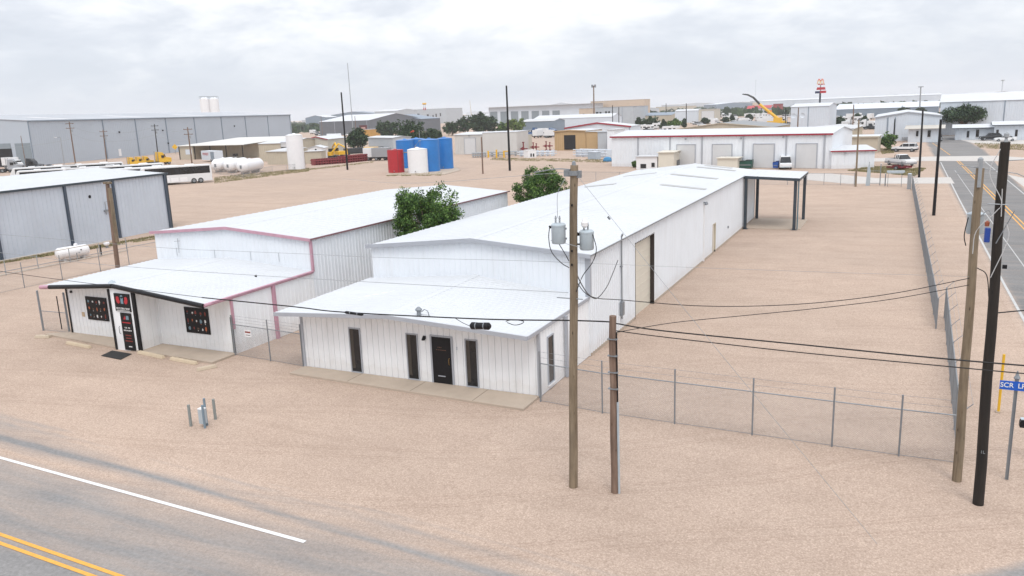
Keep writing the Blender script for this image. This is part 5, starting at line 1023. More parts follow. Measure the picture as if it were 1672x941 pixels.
for i, (px, py, lab) in enumerate(((353, 282.5, 'left'), (373, 283.5, 'middle'), (394.5, 285.5, 'right'))):
    a = G(px, py); b = G(px+56, py-10); t = (b-a).normalized(); r = thing('horizontal_tank', lab+' one of the three white horizontal tanks lying side by side behind the coaches', 'tank', a, atan2(t.y, t.x))
    htank(r, 0, 9.5, 1.35, 1.75, WHITEP)
    for x in (2, 7): MB().box(x-.15, x+.15, -1, 1, 0, .8).build('saddle', CONCL, r)
    MB().lathe([(.35, 3.05), (.35, 3.25), (.05, 3.3)], 12, (4.5, 0, 0)).build('hatch', WHITEP, r); MB().box(-.03, .02, -.2, .25, 1.3, 2.0).build('end_plate', GALV, r)
    if i < 2: MB().cyl((3.2, 0, 1.75), (3.3, 0, 1.75), 1.365, n=24).build('weld_band', PIPEG, r)
chain_fence('low chain link fence wrapping the white horizontal tanks', [tuple(G(x, y).xy) for x, y in ((345, 283), (360, 285), (378, 287), (398, 290), (420, 286), (445, 281), (468, 279), (500, 276))], 1.3, pitch=.2, wr=.004)
# ------------------------------------------------------------------ vehicles
def wheel(root, x, y, r=.36, w=.24):
    o = MB().lathe([(r*.7, -w/2), (r, -w/2+.03), (r, w/2-.03), (r*.7, w/2)], 18, (x, y, r), axis='y').build('wheel', RUBBER, root, smooth=True)
    MB().lathe([(r*.2, -w/2-.015), (r*.6, -w/2-.01), (r*.6, w/2+.01), (r*.2, w/2+.015)], 12, (x, y, r), axis='y').build('rim', GALV, o); return o
def frust(z0, z1, b, t):
    """b,t = (x0,x1,halfwidth)"""
    m = MB(); m.v = [(b[0], -b[2], z0), (b[1], -b[2], z0), (b[1], b[2], z0), (b[0], b[2], z0), (t[0], -t[2], z1), (t[1], -t[2], z1), (t[1], t[2], z1), (t[0], t[2], z1)]
    m.f = [(0, 3, 2, 1), (4, 5, 6, 7), (0, 1, 5, 4), (1, 2, 6, 5), (2, 3, 7, 6), (3, 0, 4, 7)]; return m
CARW = paint('car_white', (.70, .71, .72), .25, .03, 1); CARD = paint('car_black', (.02, .022, .025), .25, .1, 1); CARS = paint('car_silver', (.35, .36, .38), .3, .05, 1, metal=.4); CARR = paint('car_maroon', (.16, .015, .02), .3, .1, 1); CARB = paint('car_blue', (.03, .09, .22), .3, .1, 1)
def vehicle(kind, label, p, rz, mat, group=None, low=None, name=None):
    nm = name or {'suv': 'parked_suv', 'pickup': 'pickup_truck', 'van': 'parked_van', 'car': 'parked_car', 'rv': 'camper_van', 'semi': 'semi_truck', 'box': 'box_truck'}[kind]
    r = thing(nm, label, {'suv': 'car', 'pickup': 'pickup', 'van': 'van', 'car': 'car', 'rv': 'camper', 'semi': 'truck', 'box': 'truck'}[kind], (p[0], p[1], .02), rz, group)
    low = low or mat
    if kind in ('suv', 'car', 'van', 'pickup'):
        L_, hb, hr, w = {'suv': (4.9, 1.08, 1.78, .96), 'car': (4.6, .92, 1.42, .9), 'van': (5.3, 1.15, 2.1, .98), 'pickup': (5.7, 1.1, 1.85, .98)}[kind]; h = L_/2
        m = MB().prism([(-h, .5), (-h+.12, .34), (h-.1, .34), (h, .5), (h-.03, hb-.22), (h-.3, hb-.10), (h*.42, hb), (-h+.05, hb), (-h-.02, hb-.2)], -w, w, -w+.05, w-.05, hb-.12); m.build('body', mat, r, bevel=.04)
        if low is not mat: MB().prism([(-h-.03, .3), (h+.03, .3), (h+.04, .62), (h-.5, .66), (-h+.4, .62), (-h-.04, .66)], -w-.02, w+.02).build('lower_body', low, r)
        cx0, cx1, tx0, tx1 = {'suv': (-h+.1, h*.42, -h+.35, h*.12), 'car': (-h*.72, h*.45, -h*.38, h*.08), 'van': (-h+.08, h*.72, -h+.15, h*.38), 'pickup': (-h*.12, h*.5, -h*.06, h*.25)}[kind]
        frust(hb-.02, hr-.05, (cx0, cx1, w-.08), (tx0, tx1, w-.24)).build('windows', GLASS, r)
        frust(hr-.08, hr, (tx0-.05, tx1+.08, w-.21), (tx0+.05, tx1-.05, w-.28)).build('roof', mat, r, bevel=.02)
        for x in ((tx0+tx1)/2, tx0+.05, tx1):
            for s_ in (-1, 1):
                MB().tube([(x*1.02, s_*(w-.075), hb-.03), (x, s_*(w-.225), hr-.03)], .05, 5).build('pillar', mat, r)
        if kind == 'pickup':
            MB().box(-h+.12, cx0-.1, -w+.14, w-.14, hb-.0, hb+.012).build('bed_liner', BLACKP, r); MB().tube([(cx0-.2, -w+.1, hb), (cx0-.15, -w+.2, hb+.6), (cx0-.15, w-.2, hb+.6), (cx0-.2, w-.1, hb)], .04).build('bed_rack', BLACKP, r)
        for x in (-h*.62, h*.62):
            for s_ in (-1, 1): wheel(r, x, s_*(w-.1), .37 if kind != 'car' else .32)
        for s_ in (-1, 1):
            MB().box(h-.1, h+.02, s_*(w-.28)-.14, s_*(w-.28)+.14, hb-.36, hb-.22).build('headlight', WHITEP, r); MB().box(-h-.03, -h+.05, s_*(w-.16)-.07, s_*(w-.16)+.07, hb-.42, hb-.14).build('tail_light', REDP, r)
        MB().box(h-.03, h+.05, -w+.15, w-.15, .36, .52).build('bumper', low if low is not mat else TXF, r); MB().box(-h-.06, -h+.03, -w+.1, w-.1, .40, .58).build('bumper', low if low is not mat else TXF, r)
    elif kind == 'rv':
        MB().prism([(-3.6, .5), (3.2, .5), (3.7, .8), (3.7, 1.5), (3.1, 1.75), (3.4, 2.4), (3.1, 3.0), (-3.6, 3.05)], -1.2, 1.2).build('body', mat, r, bevel=.06)
        MB().box(3.0, 3.5, -1.0, 1.0, 1.7, 2.1).box(-2.6, -1.6, -1.225, 1.225, 1.6, 2.2).box(-.8, .5, -1.225, 1.225, 1.6, 2.2).box(1.4, 2.6, -1.225, 1.225, 1.6, 2.1).build('windows', GLASS, r); MB().box(-3.5, 3.2, -1.215, 1.215, 1.05, 1.2).build('stripe', CARS, r)
        MB().box(-1, -.2, -.4, .4, 3.05, 3.25).build('roof_unit', WHITEP, r)
        for x in (-2.2, 2.4):
            for s_ in (-1, 1): wheel(r, x, s_*1.05, .42)
    elif kind == 'box':
        MB().box(-3.4, 1.3, -1.2, 1.2, .9, 3.3).build('cargo_box', mat, r, bevel=.04); MB().prism([(1.4, .6), (3.4, .6), (3.4, 1.5), (2.9, 1.7), (2.5, 2.5), (1.4, 2.5)], -1.05, 1.05).build('cab', low, r, bevel=.05); MB().box(2.55, 2.85, -.95, .95, 1.75, 2.3).box(1.6, 2.4, -1.07, 1.07, 1.7, 2.25).build('windows', GLASS, r); MB().box(-3.4, 1.4, -.5, .5, .5, .9).build('chassis', BLACKP, r)
        for x in (-2.2, 2.4):
            for s_ in (-1, 1): wheel(r, x, s_*1.0, .45)
    elif kind == 'semi':
        MB().prism([(1.0, .7), (4.2, .7), (4.25, 1.9), (2.6, 2.2), (2.3, 2.9), (1.9, 3.5), (.6, 3.7), (.5, .9)], -1.15, 1.15, -.95, .95, 2.0).build('cab', mat, r, bevel=.08)
        MB().prism([(2.35, 2.2), (2.68, 2.2), (2.38, 2.95), (2.2, 2.95)], -1.0, 1.0).box(1.3, 2.1, -1.17, 1.17, 2.0, 2.7).build('windows', GLASS, r); MB().box(-2.6, .6, -.5, .5, .7, 1.0).build('chassis', BLACKP, r); MB().cyl((.3, .9, 1), (.3, .9, 3.9), .08).build('exhaust', GALV, r); MB().cyl((.3, -.9, 1), (.3, -.9, 3.9), .08).build('exhaust', GALV, r); MB().box(4.2, 4.3, -.6, .6, .9, 1.8).build('grille', GALV, r)
        for x in (-2.0, -.8, 3.4):
            for s_ in (-1, 1): wheel(r, x, s_*.98, .5)
    return r
def head(p, q): return atan2(q[1]-p[1], q[0]-p[0])
p = G(1477, 248.5)+Vector((0, 1.0, 0)); vehicle('suv', 'white four wheel drive with black lower trim parked side on by the side street', p, head(G(1500, 249), G(1455, 249)), CARW, low=CARD)
p = G(1470, 271)+Vector((0, 1, 0)); vehicle('pickup', 'white crew cab pickup standing behind the grass strip at the shed corner', p, head(G(1447, 268), G(1490, 272)), CARW, low=CARS)
p = G(1279, 277)+Vector((0, 2.0, 0)); vehicle('van', 'small white van parked nose out before the last roller doors', p, radians(-80), CARW)
vehicle('van', 'silver van nearest the cream porch of the gabled building', G(1479, 230)+Vector((0, 2.0, 0)), radians(-90), CARS)
vehicle('car', 'white car between silver van and dark pickup at the porch', G(1499, 230)+Vector((0, 2.0, 0)), radians(-90), CARW)
vehicle('pickup', 'dark pickup at the right end of the cream porch', G(1531, 231)+Vector((0, 2.0, 0)), radians(-90), CARD, low=CARS)
vehicle('suv', 'dark suv parked alone before the low white office', G(1616, 229)+Vector((0, -1.5, 0)), radians(190), CARD)
vehicle('car', 'small pale car half hidden behind the corner pole tops at the far office', G(1641, 231), radians(180), CARW)
r = thing('trailer', 'low maroon flatbed trailer in the grass before the white pickup', 'trailer', G(1452, 277), head(G(1452, 277), G(1480, 278))); MB().box(0, 3.2, -.9, .9, .35, .45).build('deck', CARR, r); MB().box(0, 3.2, -.9, -.85, .45, .62).build('side_rail', CARR, r); MB().box(0, 3.2, .85, .9, .45, .62).build('side_rail', CARR, r)
for s_ in (-1, 1): wheel(r, 1.6, s_*.95, .33)
# coaches
def coach(label, p, rz, col, stripe=None):
    r = thing('parked_coach', label, 'bus', (p[0], p[1], .02), rz, 'coaches parked in a row behind the grey shed'); L_ = 13.0; w = 1.27
    MB().prism([(0, .35), (L_-.3, .35), (L_, .8), (L_-.15, 2.2), (L_-.7, 3.35), (L_-1.0, 3.48), (.15, 3.48), (0, 3.2)], -w, w).build('body', col, r, bevel=.06)
    MB().box(.35, L_-1.1, -w-.02, w+.02, 1.85, 3.22).build('side_windows', GLASS, r); MB().prism([(L_-.98, 1.5), (L_-.02, 1.5), (L_-.62, 3.1), (L_-.98, 3.1)], -w+.1, w-.1).build('windscreen', GLASS, r)
    if stripe: MB().box(.1, L_-.6, -w-.025, w+.025, 1.25, 1.6).build('stripe', stripe, r)
    MB().box(3.0, 4.6, -.8, .8, 3.48, 3.66).build('roof_unit', WHITEP, r); MB().box(8.2, 9.4, -.7, .7, 3.48, 3.62).build('roof_unit', WHITEP, r)
    for k in range(3): MB().box(4.6+1.6*k, 5.9+1.6*k, -w-.012, w+.012, .55, 1.3).build('luggage_door', TXF if stripe else WHITEP, r)
    for x in (2.2, 3.45, L_-2.6):
        for s_ in (-1, 1): wheel(r, x, s_*(w-.1), .5, .3)
    MB().box(-.03, .0, -.9, .9, 1.9, 2.8).build('rear_window', GLASS, r)
    for s_ in (-1, 1): MB().box(-.04, .0, s_*1.05-.08, s_*1.05+.08, .8, 1.2).build('tail_light', REDP, r)
    return r
R0 = G(348, 297.5); dirc = (G(272, 303)-R0).normalized(); prp = Vector((dirc.y, -dirc.x, 0)); 
if prp.x > 0: prp = -prp
hd = atan2(dirc.y, dirc.x)
coach('white coach with dark windows, nearest and longest seen, two rear axles showing', R0+prp*1.3, hd, CARW)
for px, py, col, st, lab in ((292, 270, CARW, paint('orange_stripe', (.5, .16, .03), .4), 'second coach in the row, thin orange line under its windows'), (267, 266.2, CARW, None, 'third coach in the row, plain white roof'), (214, 269, CARW, CARD, 'fourth coach in the row with a dark band'), (201, 264.6, CARW, None, 'coach farthest from the shed, just before the yellow cabs'), (143, 273, CARW, CARB, 'coach with a blue band at the left of the row'), (128, 269, CARW, None, 'coach at the far left of the row, roof just over the shed')):
    q = G(px, py, 3.5); coach(lab, Vector((q.x, q.y, 0))+prp*1.3, hd, col, st)
for i, (px, py, kind, mt, lab) in enumerate(((255, 270, 'semi', YELL, 'big rounded yellow truck cab at the end of the coach row'), (233, 271, 'semi', YELL, 'small yellow truck cab second from the right'), (221, 272, 'semi', YELL, 'third yellow truck cab behind the coach roofs'), (209, 273, 'semi', YELL, 'leftmost yellow truck cab behind the coach roofs'))):
    v_ = vehicle(kind, lab, G(px, py), hd+radians(200), mt)
    if px < 250: v_.scale = (.72, .72, .72)
for i, (px, py, kind, mt, a_, lab) in enumerate(((12, 282, 'semi', CARS, 40, 'grey truck tractor at the far left edge under the warehouse door'), (30, 281, 'pickup', CARD, 30, 'dark pickup left of the parked suv group'), (45, 281, 'semi', CARD, 25, 'black truck tractor left of the coaches'), (62, 281, 'suv', CARD, 35, 'dark suv beside the coach row'), (80, 280, 'pickup', CARD, 40, 'black pickup closest to the coach fronts'), (22, 275, 'box', CARW, 0, 'white box truck by the grey sliding door'))):
    vehicle(kind, lab, G(px, py), radians(a_), mt)
r = thing('box_trailer', 'pale grey box trailer with a small red word beside the white horizontal tanks', 'trailer', G(330, 264), head(G(330, 264), G(352, 265)))
MB().box(0, 9.5, 0, 2.5, .5, 3.2).build('body', FARW, r); MB().box(6.6, 9.0, -.03, 0, .9, 2.9).build('side_door', STEELB, r); q = text('POWEST', 1.0, RD, None, (0, 0, 0), (pi/2, 0, 0), xs=1.05); q.parent = r; q.location = (3.1, -.03, 2.2)
for x in (6.5, 7.6): wheel(r, x, .1, .45)
# machinery and pipe racks beyond the sandy lot
def rack(label, pa, pb, mat, n, h):
    a = G(*pa); b = G(*pb); t = b-a; r = thing('pipe_rack', label, 'rack', a, atan2(t.y, t.x)); L_ = t.length
    for z in (.5, 1.1, 1.7)[:2 if h < 1.5 else 3]: MB().cyl((0, 0, z), (L_, 0, z), .12, n=6).cyl((0, 2.2, z), (L_, 2.2, z), .12, n=6).build('rail', mat, r) if False else (MB().cyl((0, 0, z), (L_, 0, z), .12, n=6).build('rail', mat, r), MB().cyl((0, 2.2, z), (L_, 2.2, z), .12, n=6).build('rail', mat, r))
    for i in range(n): x = L_*(i+.5)/n; MB().box(x-.12, x+.12, 0, 2.2, 0, h+.25).build('frame', mat, r)
rack('dark red pipe racks strung along the far side of the sandy lot, left length', (513, 270.5), (560, 267), DKRED, 11, 1.3)
rack('dark red pipe racks strung along the far side of the sandy lot, right length', (562, 267), (609, 262), DKRED, 12, 1.6)
rack('low grey steel rack left of the yellow posts', (771, 258), (795, 257), PIPEG, 6, .9)
rack('long pale pipe rack before the mustard building', (845, 256), (905, 255), FARW, 7, 1.2)
rack('white pipe frame standing left of the red trimmed shed', (936, 256), (992, 258), FARW, 6, 1.5)
def excav(label, p, rz, mat):
    r = thing('excavator', label, 'excavator', p, rz)
    for s_ in (-1, 1): MB().prism([(-1.9, .3), (-1.5, 0), (1.5, 0), (1.9, .3), (1.6, .8), (-1.6, .8)], s_*1.1-.3, s_*1.1+.3).build('track', RUBBER, r)
    MB().box(-2.0, 1.2, -1.2, 1.2, .95, 2.0).build('house', mat, r, bevel=.08); MB().box(.0, 1.3, .2, 1.2, 2.0, 2.9).build('cab', GLASS, r); MB().tube([(1.0, -.2, 1.6), (3.2, -.2, 4.2), (5.4, -.2, 3.0), (5.6, -.2, 1.2)], [.3, .28, .2, .15], 6).build('boom', mat, r)
excav('yellow excavator with a bent dark boom behind the pipe racks', G(555, 258), radians(150), YELL)
excav('second yellow machine left of the excavator, half hidden by the rack', G(537, 260), radians(20), YELL)
r = thing('flatbed_trailer', 'dark flatbed loaded with black pipe behind the right rack', 'trailer', G(562, 258), head(G(562, 258), G(596, 256))); MB().box(0, 13, 0, 2.4, 1.0, 1.3).build('deck', CARD, r); MB().box(.5, 12, .1, 2.3, 1.3, 2.6).build('pipe_load', paint('black_pipe', (.03, .035, .04), .5, .3, 8), r)
for x in (1.5, 10, 11.3): wheel(r, x, .2, .5)
r = thing('oilfield_skid', 'yellow topped orange skid at the right end of the pipe racks', 'skid', G(598, 259)); MB().box(0, 3.4, 0, 2.2, 0, 1.3).build('base', paint('pale_orange', (.5, .3, .18), .5, .1, 2), r); MB().box(-.6, 2.8, 0, 2.2, 1.4, 3.1).build('hood', YELL, r)
vehicle('box', 'dark and white service truck left of the red tank', G(630, 262), radians(10), CARS, low=CARD); vehicle('box', 'white service truck with a yellow end behind the pipe racks', G(616, 262), radians(20), CARW, low=YELL)
def wellhead(label, p, mat, k=1.0):
    r = thing('valve_stack', label, 'valve stack', p)
    m = MB().lathe([(.35*k, 0), (.35*k, .3), (.15*k, .35), (.15*k, 1.1), (.35*k, 1.15), (.35*k, 1.5), (.15*k, 1.55), (.15*k, 2.4*k), (.3*k, 2.45*k), (.3*k, 2.6*k)], 10); m.build('stem', mat, r); MB().cyl((-1*k, 0, 1.3), (1*k, 0, 1.3), .14, n=8).build('cross_arm', mat, r); MB().lathe([(.4*k, 0), (.4*k, .08)], 12, (0, -.5, 1.3), axis='y').build('hand_wheel', mat, r)
for px, py, k in ((848, 251, 1.1), (855, 251, 1.2), (871, 248, 1), (876, 248, .9), (892, 246, 1), (898, 246, .9)): 
    wellhead('dark red valve stack in the pipe yard, '+{848: 'leftmost of six', 855: 'second from the left', 871: 'third from the left', 876: 'fourth from the left', 892: 'fifth from the left', 898: 'nearest the mustard building'}[px], G(px, py), DKRED, k)
for px, lab in ((953, 'left orange valve stack beside the mustard building'), (961, 'right orange valve stack beside the mustard building')): wellhead(lab, G(px, 245), ORNG, 1.1)
for px, py, lab in ((797.5, 257.5, 'left yellow post at the pipe yard entrance'), (811, 258.5, 'middle and tallest yellow post at the pipe yard entrance'), (823, 257.5, 'right yellow post at the pipe yard entrance, short arm on top')):
    p = G(px, py); o = thing('gate_post', lab, 'post', p); MB().cyl((0, 0, 0), (0, 0, 2.1 if px == 811 else 1.7), .22, n=10).build('tube', YELL, o); 
    if px == 823: MB().box(0, 1.3, -.12, .12, 1.45, 1.7).build('arm', YELL, o)
rack('long low pipe rail between the yellow posts and the valve stacks', (798, 256.5), (846, 255), PIPEG, 5, .9)
hall('crate_row', 'white crate with dark slots behind the pipe rail', (862, 258), (876, 257), 2, WHITEP, WHITEP, h=1.7, style='flat', cat='crate', over=.05, feats=[('open', 866, 868, 251, 256), ('open', 870, 872, 251, 256)])
hall('crate_row', 'pale blue crate standing alone before the white pipe frame', (960, 260.5), (973, 261), 1.5, paint('pale_blue_crate', (.38, .44, .5), .6, .1, 1), FARW, h=1.6, style='flat', cat='crate', over=.05)
q = G(992, 264); o = MB().lathe([(.9, 0), (1.0, .3), (.8, .8), (.3, 1.0)], 12).build('tarp_bundle', paint('blue_tarp', (.05, .22, .42), .7, .2, 3), loc=q); tag(o, 'crumpled blue tarp bundle at the left foot of the red trimmed shed', 'tarp')
# vehicle lots far behind: every one its own copy
protos = []
for kind, mt in (('rv', CARW), ('box', CARW), ('semi', CARW), ('van', CARW), ('pickup', CARD), ('suv', CARS), ('semi', CARB), ('car', CARW)):
    protos.append(vehicle(kind, 'proto', (0, 0), 0, mt))
used = set(); rnd = random.Random(11)
cname = ['white camper', 'white box truck', 'white truck tractor', 'white van', 'black pickup', 'silver suv', 'blue truck tractor', 'white car']
def lot(px0, px1, py0, py1, n, wts, grp, lab, skip=()):
    rws = 4
    for i in range(n):
        px = px0+(px1-px0)*((i*.618034+.13) % 1); py = py0+(py1-py0)*((i % rws+.5)/rws)
        k = rnd.choices(range(8), wts)[0]; p = G(px, py); a = rnd.choice((0, pi/2, pi))+radians(-10)+rnd.uniform(-.15, .15)
        lb = '%s parked in %s' % (cname[k], lab)
        if k not in used: used.add(k); o = protos[k]; o.location = (p.x, p.y, .02); o.rotation_euler.z = a
        else: o = copy_tree(protos[k], (p.x, p.y, .02), a)
        o['label'] = lb; o['group'] = '%s in %s' % (cname[k]+'s', lab)
lot(1172, 1288, 184, 206, 52, (6, 4, 4, 4, 2, 3, 2, 4), 'x', 'the crowded lot round the yellow crane')
lot(1120, 1176, 199, 207, 12, (1, 0, 0, 3, 2, 4, 0, 6), 'x', 'the rows left of the crane lot')
lot(1362, 1424, 193, 214, 30, (4, 2, 3, 3, 2, 3, 1, 5), 'x', 'the lot right of the tower shed')
lot(505, 600, 218, 228, 16, (0, 2, 1, 4, 2, 4, 0, 5), 'x', 'the lot before the dark warehouse')
lot(862, 903, 219, 226, 12, (0, 2, 3, 1, 1, 1, 3, 1), 'x', 'the truck yard left of the mustard building')
lot(1036, 1096, 206, 220, 16, (4, 1, 0, 3, 2, 3, 0, 5), 'x', 'the yard between the conifers')
for k in range(8):
    if k not in used: 
        def rm(o):
            for c in list(o.children): rm(c)
            bpy.data.objects.remove(o)
        rm(protos[k])
# crane
cp = push(G(1268, 205), 6); r = thing('mobile_crane', 'yellow mobile crane with its dark tipped boom raised to the left', 'crane', cp); tpx = AT(1221, 155, hypot(cp.x, cp.y))-cp
MB().box(-4.5, 4.5, -1.3, 1.3, .8, 2.0).build('carrier', YELL, r); MB().box(-1.5, 2.5, -1.2, 1.2, 2.0, 3.6).build('cab', YELL, r); kk = Vector((1, 0, 2.6)); e = tpx
MB().tube([kk, kk.lerp(e, .62)], [.75, .6], 8).build('boom', YELL, r); MB().tube([kk.lerp(e, .6), kk.lerp(e, .82)+Vector((0, 0, .8)), e+Vector((0, 0, 0)), e+Vector((-2.6, 0, .4))], [.55, .5, .4, .25], 8).build('boom_tip', CARD, r); MB().box(kk.lerp(e, .30).x-.9, kk.lerp(e, .30).x+.9, -.9, .9, kk.lerp(e, .30).z-.9, kk.lerp(e, .3).z+.9).build('boom_collar', ORNG, r)
for x in (-3.6, -2.2, 2.2, 3.6): wheel(r, x, -1.2, .6); 
cp = push(G(770, 192), 6); r = thing('mobile_crane', 'tiny distant crane boom rising over the dark trees', 'crane', cp); e = AT(767, 164, hypot(cp.x, cp.y))-cp; MB().box(-3, 3, -1.3, 1.3, .8, 3).build('carrier', YELL, r); MB().tube([(0, 0, 3), e], [.8, .5], 6).build('boom', paint('pale_boom', (.5, .42, .28), .5), r)
# fast food sign
sp = push(G(1337, 203), 0); D_ = hypot(sp.x, sp.y); yw_ = atan2(-sp.x, sp.y)*0+(-.08)
r = thing('restaurant_sign', 'tall red and navy pole sign topped by a pale double arch', 'sign', sp, yw_)
def zq(py, px=1338): return UP(px, py, sp)
k1 = (zq(140)-zq(150))/10
MB().cyl((0, 0, 0), (0, 0, zq(152.5)), .42, n=12).build('pole', paint('dark_sign_pole', (.02, .03, .05), .4), r); MB().cyl((0, 0, zq(152.5)), (0, 0, zq(131)), .2, n=8).build('upper_pole', GALV, r)
def board(nm, px0, px1, py0, py1, mat, tilt=0, y=-.7): 
    z1, z0 = zq(py0), zq(py1); MB().prism([((px0-1338)*k1, z0), ((px1-1338)*k1, z0), ((px1-1338-abs(tilt))*k1, z1), ((px0-1338+abs(tilt))*k1, z1)], y, .7).build(nm, mat, r)
board('navy_board', 1330, 1338, 149, 152.6, NAVY); board('red_board', 1338, 1347, 148.6, 152.4, REDP); board('middle_board', 1332, 1346, 142.8, 147, REDP, 1.0); board('arch_base', 1334, 1344.5, 137, 138.8, REDP, .6)
for cx in (-1, 1):
    pts = [((cx*2.45-2.3+4.6*i/12)*k1, -.5, zq(137)+(zq(129.8)-zq(137))*(1-abs(2*i/12-1)**2.4)) for i in range(13)]
    MB().tube(pts, .30, 6).build('arch', paint('arch_outline_red', (.6, .06, .05), .4), r); MB().tube([(p_[0]+(-.25 if i < 6 else .25 if i > 6 else 0)*.0, p_[1]-.12, p_[2]-.38) for i, p_ in enumerate(pts)], .24, 6).build('arch_light', paint('arch_pale_yellow', (.75, .62, .40), .4), r)
text_mat = paint('pale_sign_text', (.5, .35, .38), .5)
q = text('Drive Thru', .8, text_mat, None, (0, 0, 0), (pi/2, 0, 0)) if False else None
# ------------------------------------------------------------------ poles farther off
def far_pole(name, label, top, base, r0, mat, kind='plain', group=None):
    b = G(*base); z = UP(*top, b); t = G(top[0], top[1], z) if z < CAMH-.3 else AT(top[0], top[1], hypot(b.x, b.y))
    r = thing(name, label, 'pole', b, group=group); e = Vector((t.x-b.x, t.y-b.y, z)); e.x *= .6; e.y *= .6
    MB().tube([(0, 0, 0), e*.5, e], [r0, r0*.85, r0*.7], 8).build('shaft', mat, r)
    sx = Vector((cos(YAW), -sin(YAW), 0))
    if kind == 'cross':
        for dz in (.6, 2.0): 
            c = e+Vector((0, 0, -dz)); MB().tube([c-sx*1.3, c+sx*1.3], .1, 5).build('crossarm', mat, r)
            for s_ in (-1.1, 1.1, .4): MB().cyl(c+sx*s_, c+sx*s_+Vector((0, 0, .35)), .07, n=6).build('insulator', PIPEG, r)
        MB().cyl(e+sx*.4+Vector((0, 0, -3.2)), e+sx*.4+Vector((0, 0, -2.4)), .25, n=8).build('transformer', PIPEG, r)
    if kind == 'lamp': MB().tube([e, e-sx*1.3+Vector((0, 0, .15))], .07, 5).build('arm', GALV, r); MB().box(-.4, .4, -.2, .2, 0, .18, o=tuple(e-sx*1.5+Vector((0, 0, .05)))).build('lamp_head', WHITEP, r)
    if kind == 'mast': MB().lathe([(.3, 0), (1.5, .2), (1.5, .5), (.3, .6)], 12, tuple(e)).build('lamp_ring', GALV, r)
    if kind == 'flood':
        for s_ in (-.9, .9): MB().box(-.5, .5, -.4, .4, -1.2, .6, o=tuple(e+sx*s_)).build('lamp_head', GALV, r)
    return r
FP = [('utility_pole', 'tallest far pole with cross arm against the left of the grey warehouse', (113, 199), (123.5, 269), .22, WOODR, 'cross'), ('utility_pole', 'far pole with forked top at the first warehouse seam', (169, 212), (174.5, 265), .2, WOODR, 'cross'),
 ('light_pole', 'short far lamp pole left of the tallest cross armed pole', (99, 225), (105, 269), .15, PIPEG, 'lamp'), ('utility_pole', 'thin far pole before the grey sliding door', (33.5, 222), (43, 274), .12, WOODR, 'plain'),
 ('utility_pole', 'far pole above the yellow truck cabs', (252.5, 203), (258.5, 258), .2, WOODK, 'cross'), ('utility_pole', 'far pole with small cross arms left of the beige porch shed', (306, 208), (313.5, 267), .22, WOODR, 'cross'),
 ('utility_pole', 'far pole behind the roof of the beige porch shed, left of a pair', (328, 200), (331.5, 240), .22, WOODR, 'cross'), ('utility_pole', 'rusty post right of the paired pole over the porch shed', (335.5, 209), (338, 240), .25, WOODR, 'plain'),
 ('utility_pole', 'far pole on the seam near the right end of the warehouse', (406, 200), (409, 236), .2, WOODK, 'plain'),
 ('black_pole', 'tall bare black pole above the pipe racks', (557, 151), (567.5, 277.5), .22, BLACKP, 'plain'), ('black_pole', 'tall bare black pole right of the garage with the white door', (826.5, 140), (832.5, 279), .24, BLACKP, 'plain'),
 ('post', 'short brown post with a foot plate right of the blue tanks', (786, 224), (788.5, 284), .16, WOODR, 'plain'),
 ('radio_mast', 'very tall thin radio mast on the left skyline', (567, 103), (578, 232), .2, PIPEG, 'plain'), ('utility_pole', 'slim pole just right of the radio mast', (579, 190), (583, 232), .2, WOODR, 'plain'), ('utility_pole', 'slim pole left of the tall bare black pole', (524, 190), (527, 224), .2, WOODR, 'plain'),
 ('light_pole', 'tall brown floodlight mast before the sand coloured building', (969.5, 140), (970, 207), .55, WOODR, 'flood'), ('light_pole', 'dark thin pole left of a pair beside the grey wing', (1000, 172), (1000.5, 213), .25, BLACKP, 'plain'), ('light_pole', 'dark thin pole right of a pair beside the grey wing', (1010.5, 175), (1010.5, 213), .25, BLACKP, 'plain'),
 ('light_pole', 'dark thin pole rising left of the dark conifers', (1087.5, 169), (1087.5, 200), .3, BLACKP, 'plain'), ('light_pole', 'dark thin pole rising right of the dark conifers', (1120.5, 169), (1120.5, 204), .3, BLACKP, 'plain'), ('light_pole', 'pale high mast left of the crane', (1234, 132), (1233, 176), .7, FARW, 'mast'),
 ('light_pole', 'grey high mast with round lamp ring above the street end', (1503, 143), (1501, 190), .45, PIPEG, 'mast'), ('light_pole', 'pale high mast over the big hall at the right', (1637, 132), (1634, 176), .6, FARW, 'mast'),
 ('utility_pole', 'brown pole with two round dishes before the tower shed', (1304, 176), (1302, 218), .25, WOODR, 'plain'), ('utility_pole', 'brown pole right of the tower shed', (1394, 171), (1392, 214), .25, WOODR, 'plain'), ('utility_pole', 'dark pole just left of the tower shed', (1283, 176), (1282, 214), .2, BLACKP, 'plain'),
 ('utility_pole', 'pale brown pole standing inside the back fence', (1402, 196), (1397, 305), .13, WOODP, 'plain'),
 ('black_pole', 'black pole at the kerb nearest the yard fence', (1536, 195), (1524.5, 352), .15, BLACKP, 'plain'), ('black_pole', 'black pole on the grass strip beyond the back drive', (1506, 179), (1500.5, 290), .16, BLACKP, 'plain'),
 ('black_pole', 'short black pole with a box head against the gabled building', (1461, 195), (1459, 232), .2, BLACKP, 'plain')]
for nm, lb, tp, bs, r0, mt, kd in FP: far_pole(nm, lb, tp, bs, r0, mt, kd)
def farwire(label, pts, r=.02):
    o_ = Vector(pts[0]); o = MB().tube([Vector(p)-o_ for p in pts], r, 4).build('power_line', PIPEG, loc=o_); tag(o, label, 'power line')
def sagw(a, b, s_, n=10): a = Vector(a); b = Vector(b); return [a.lerp(b, i/n)-Vector((0, 0, 4*s_*(i/n)*(1-i/n))) for i in range(n+1)]
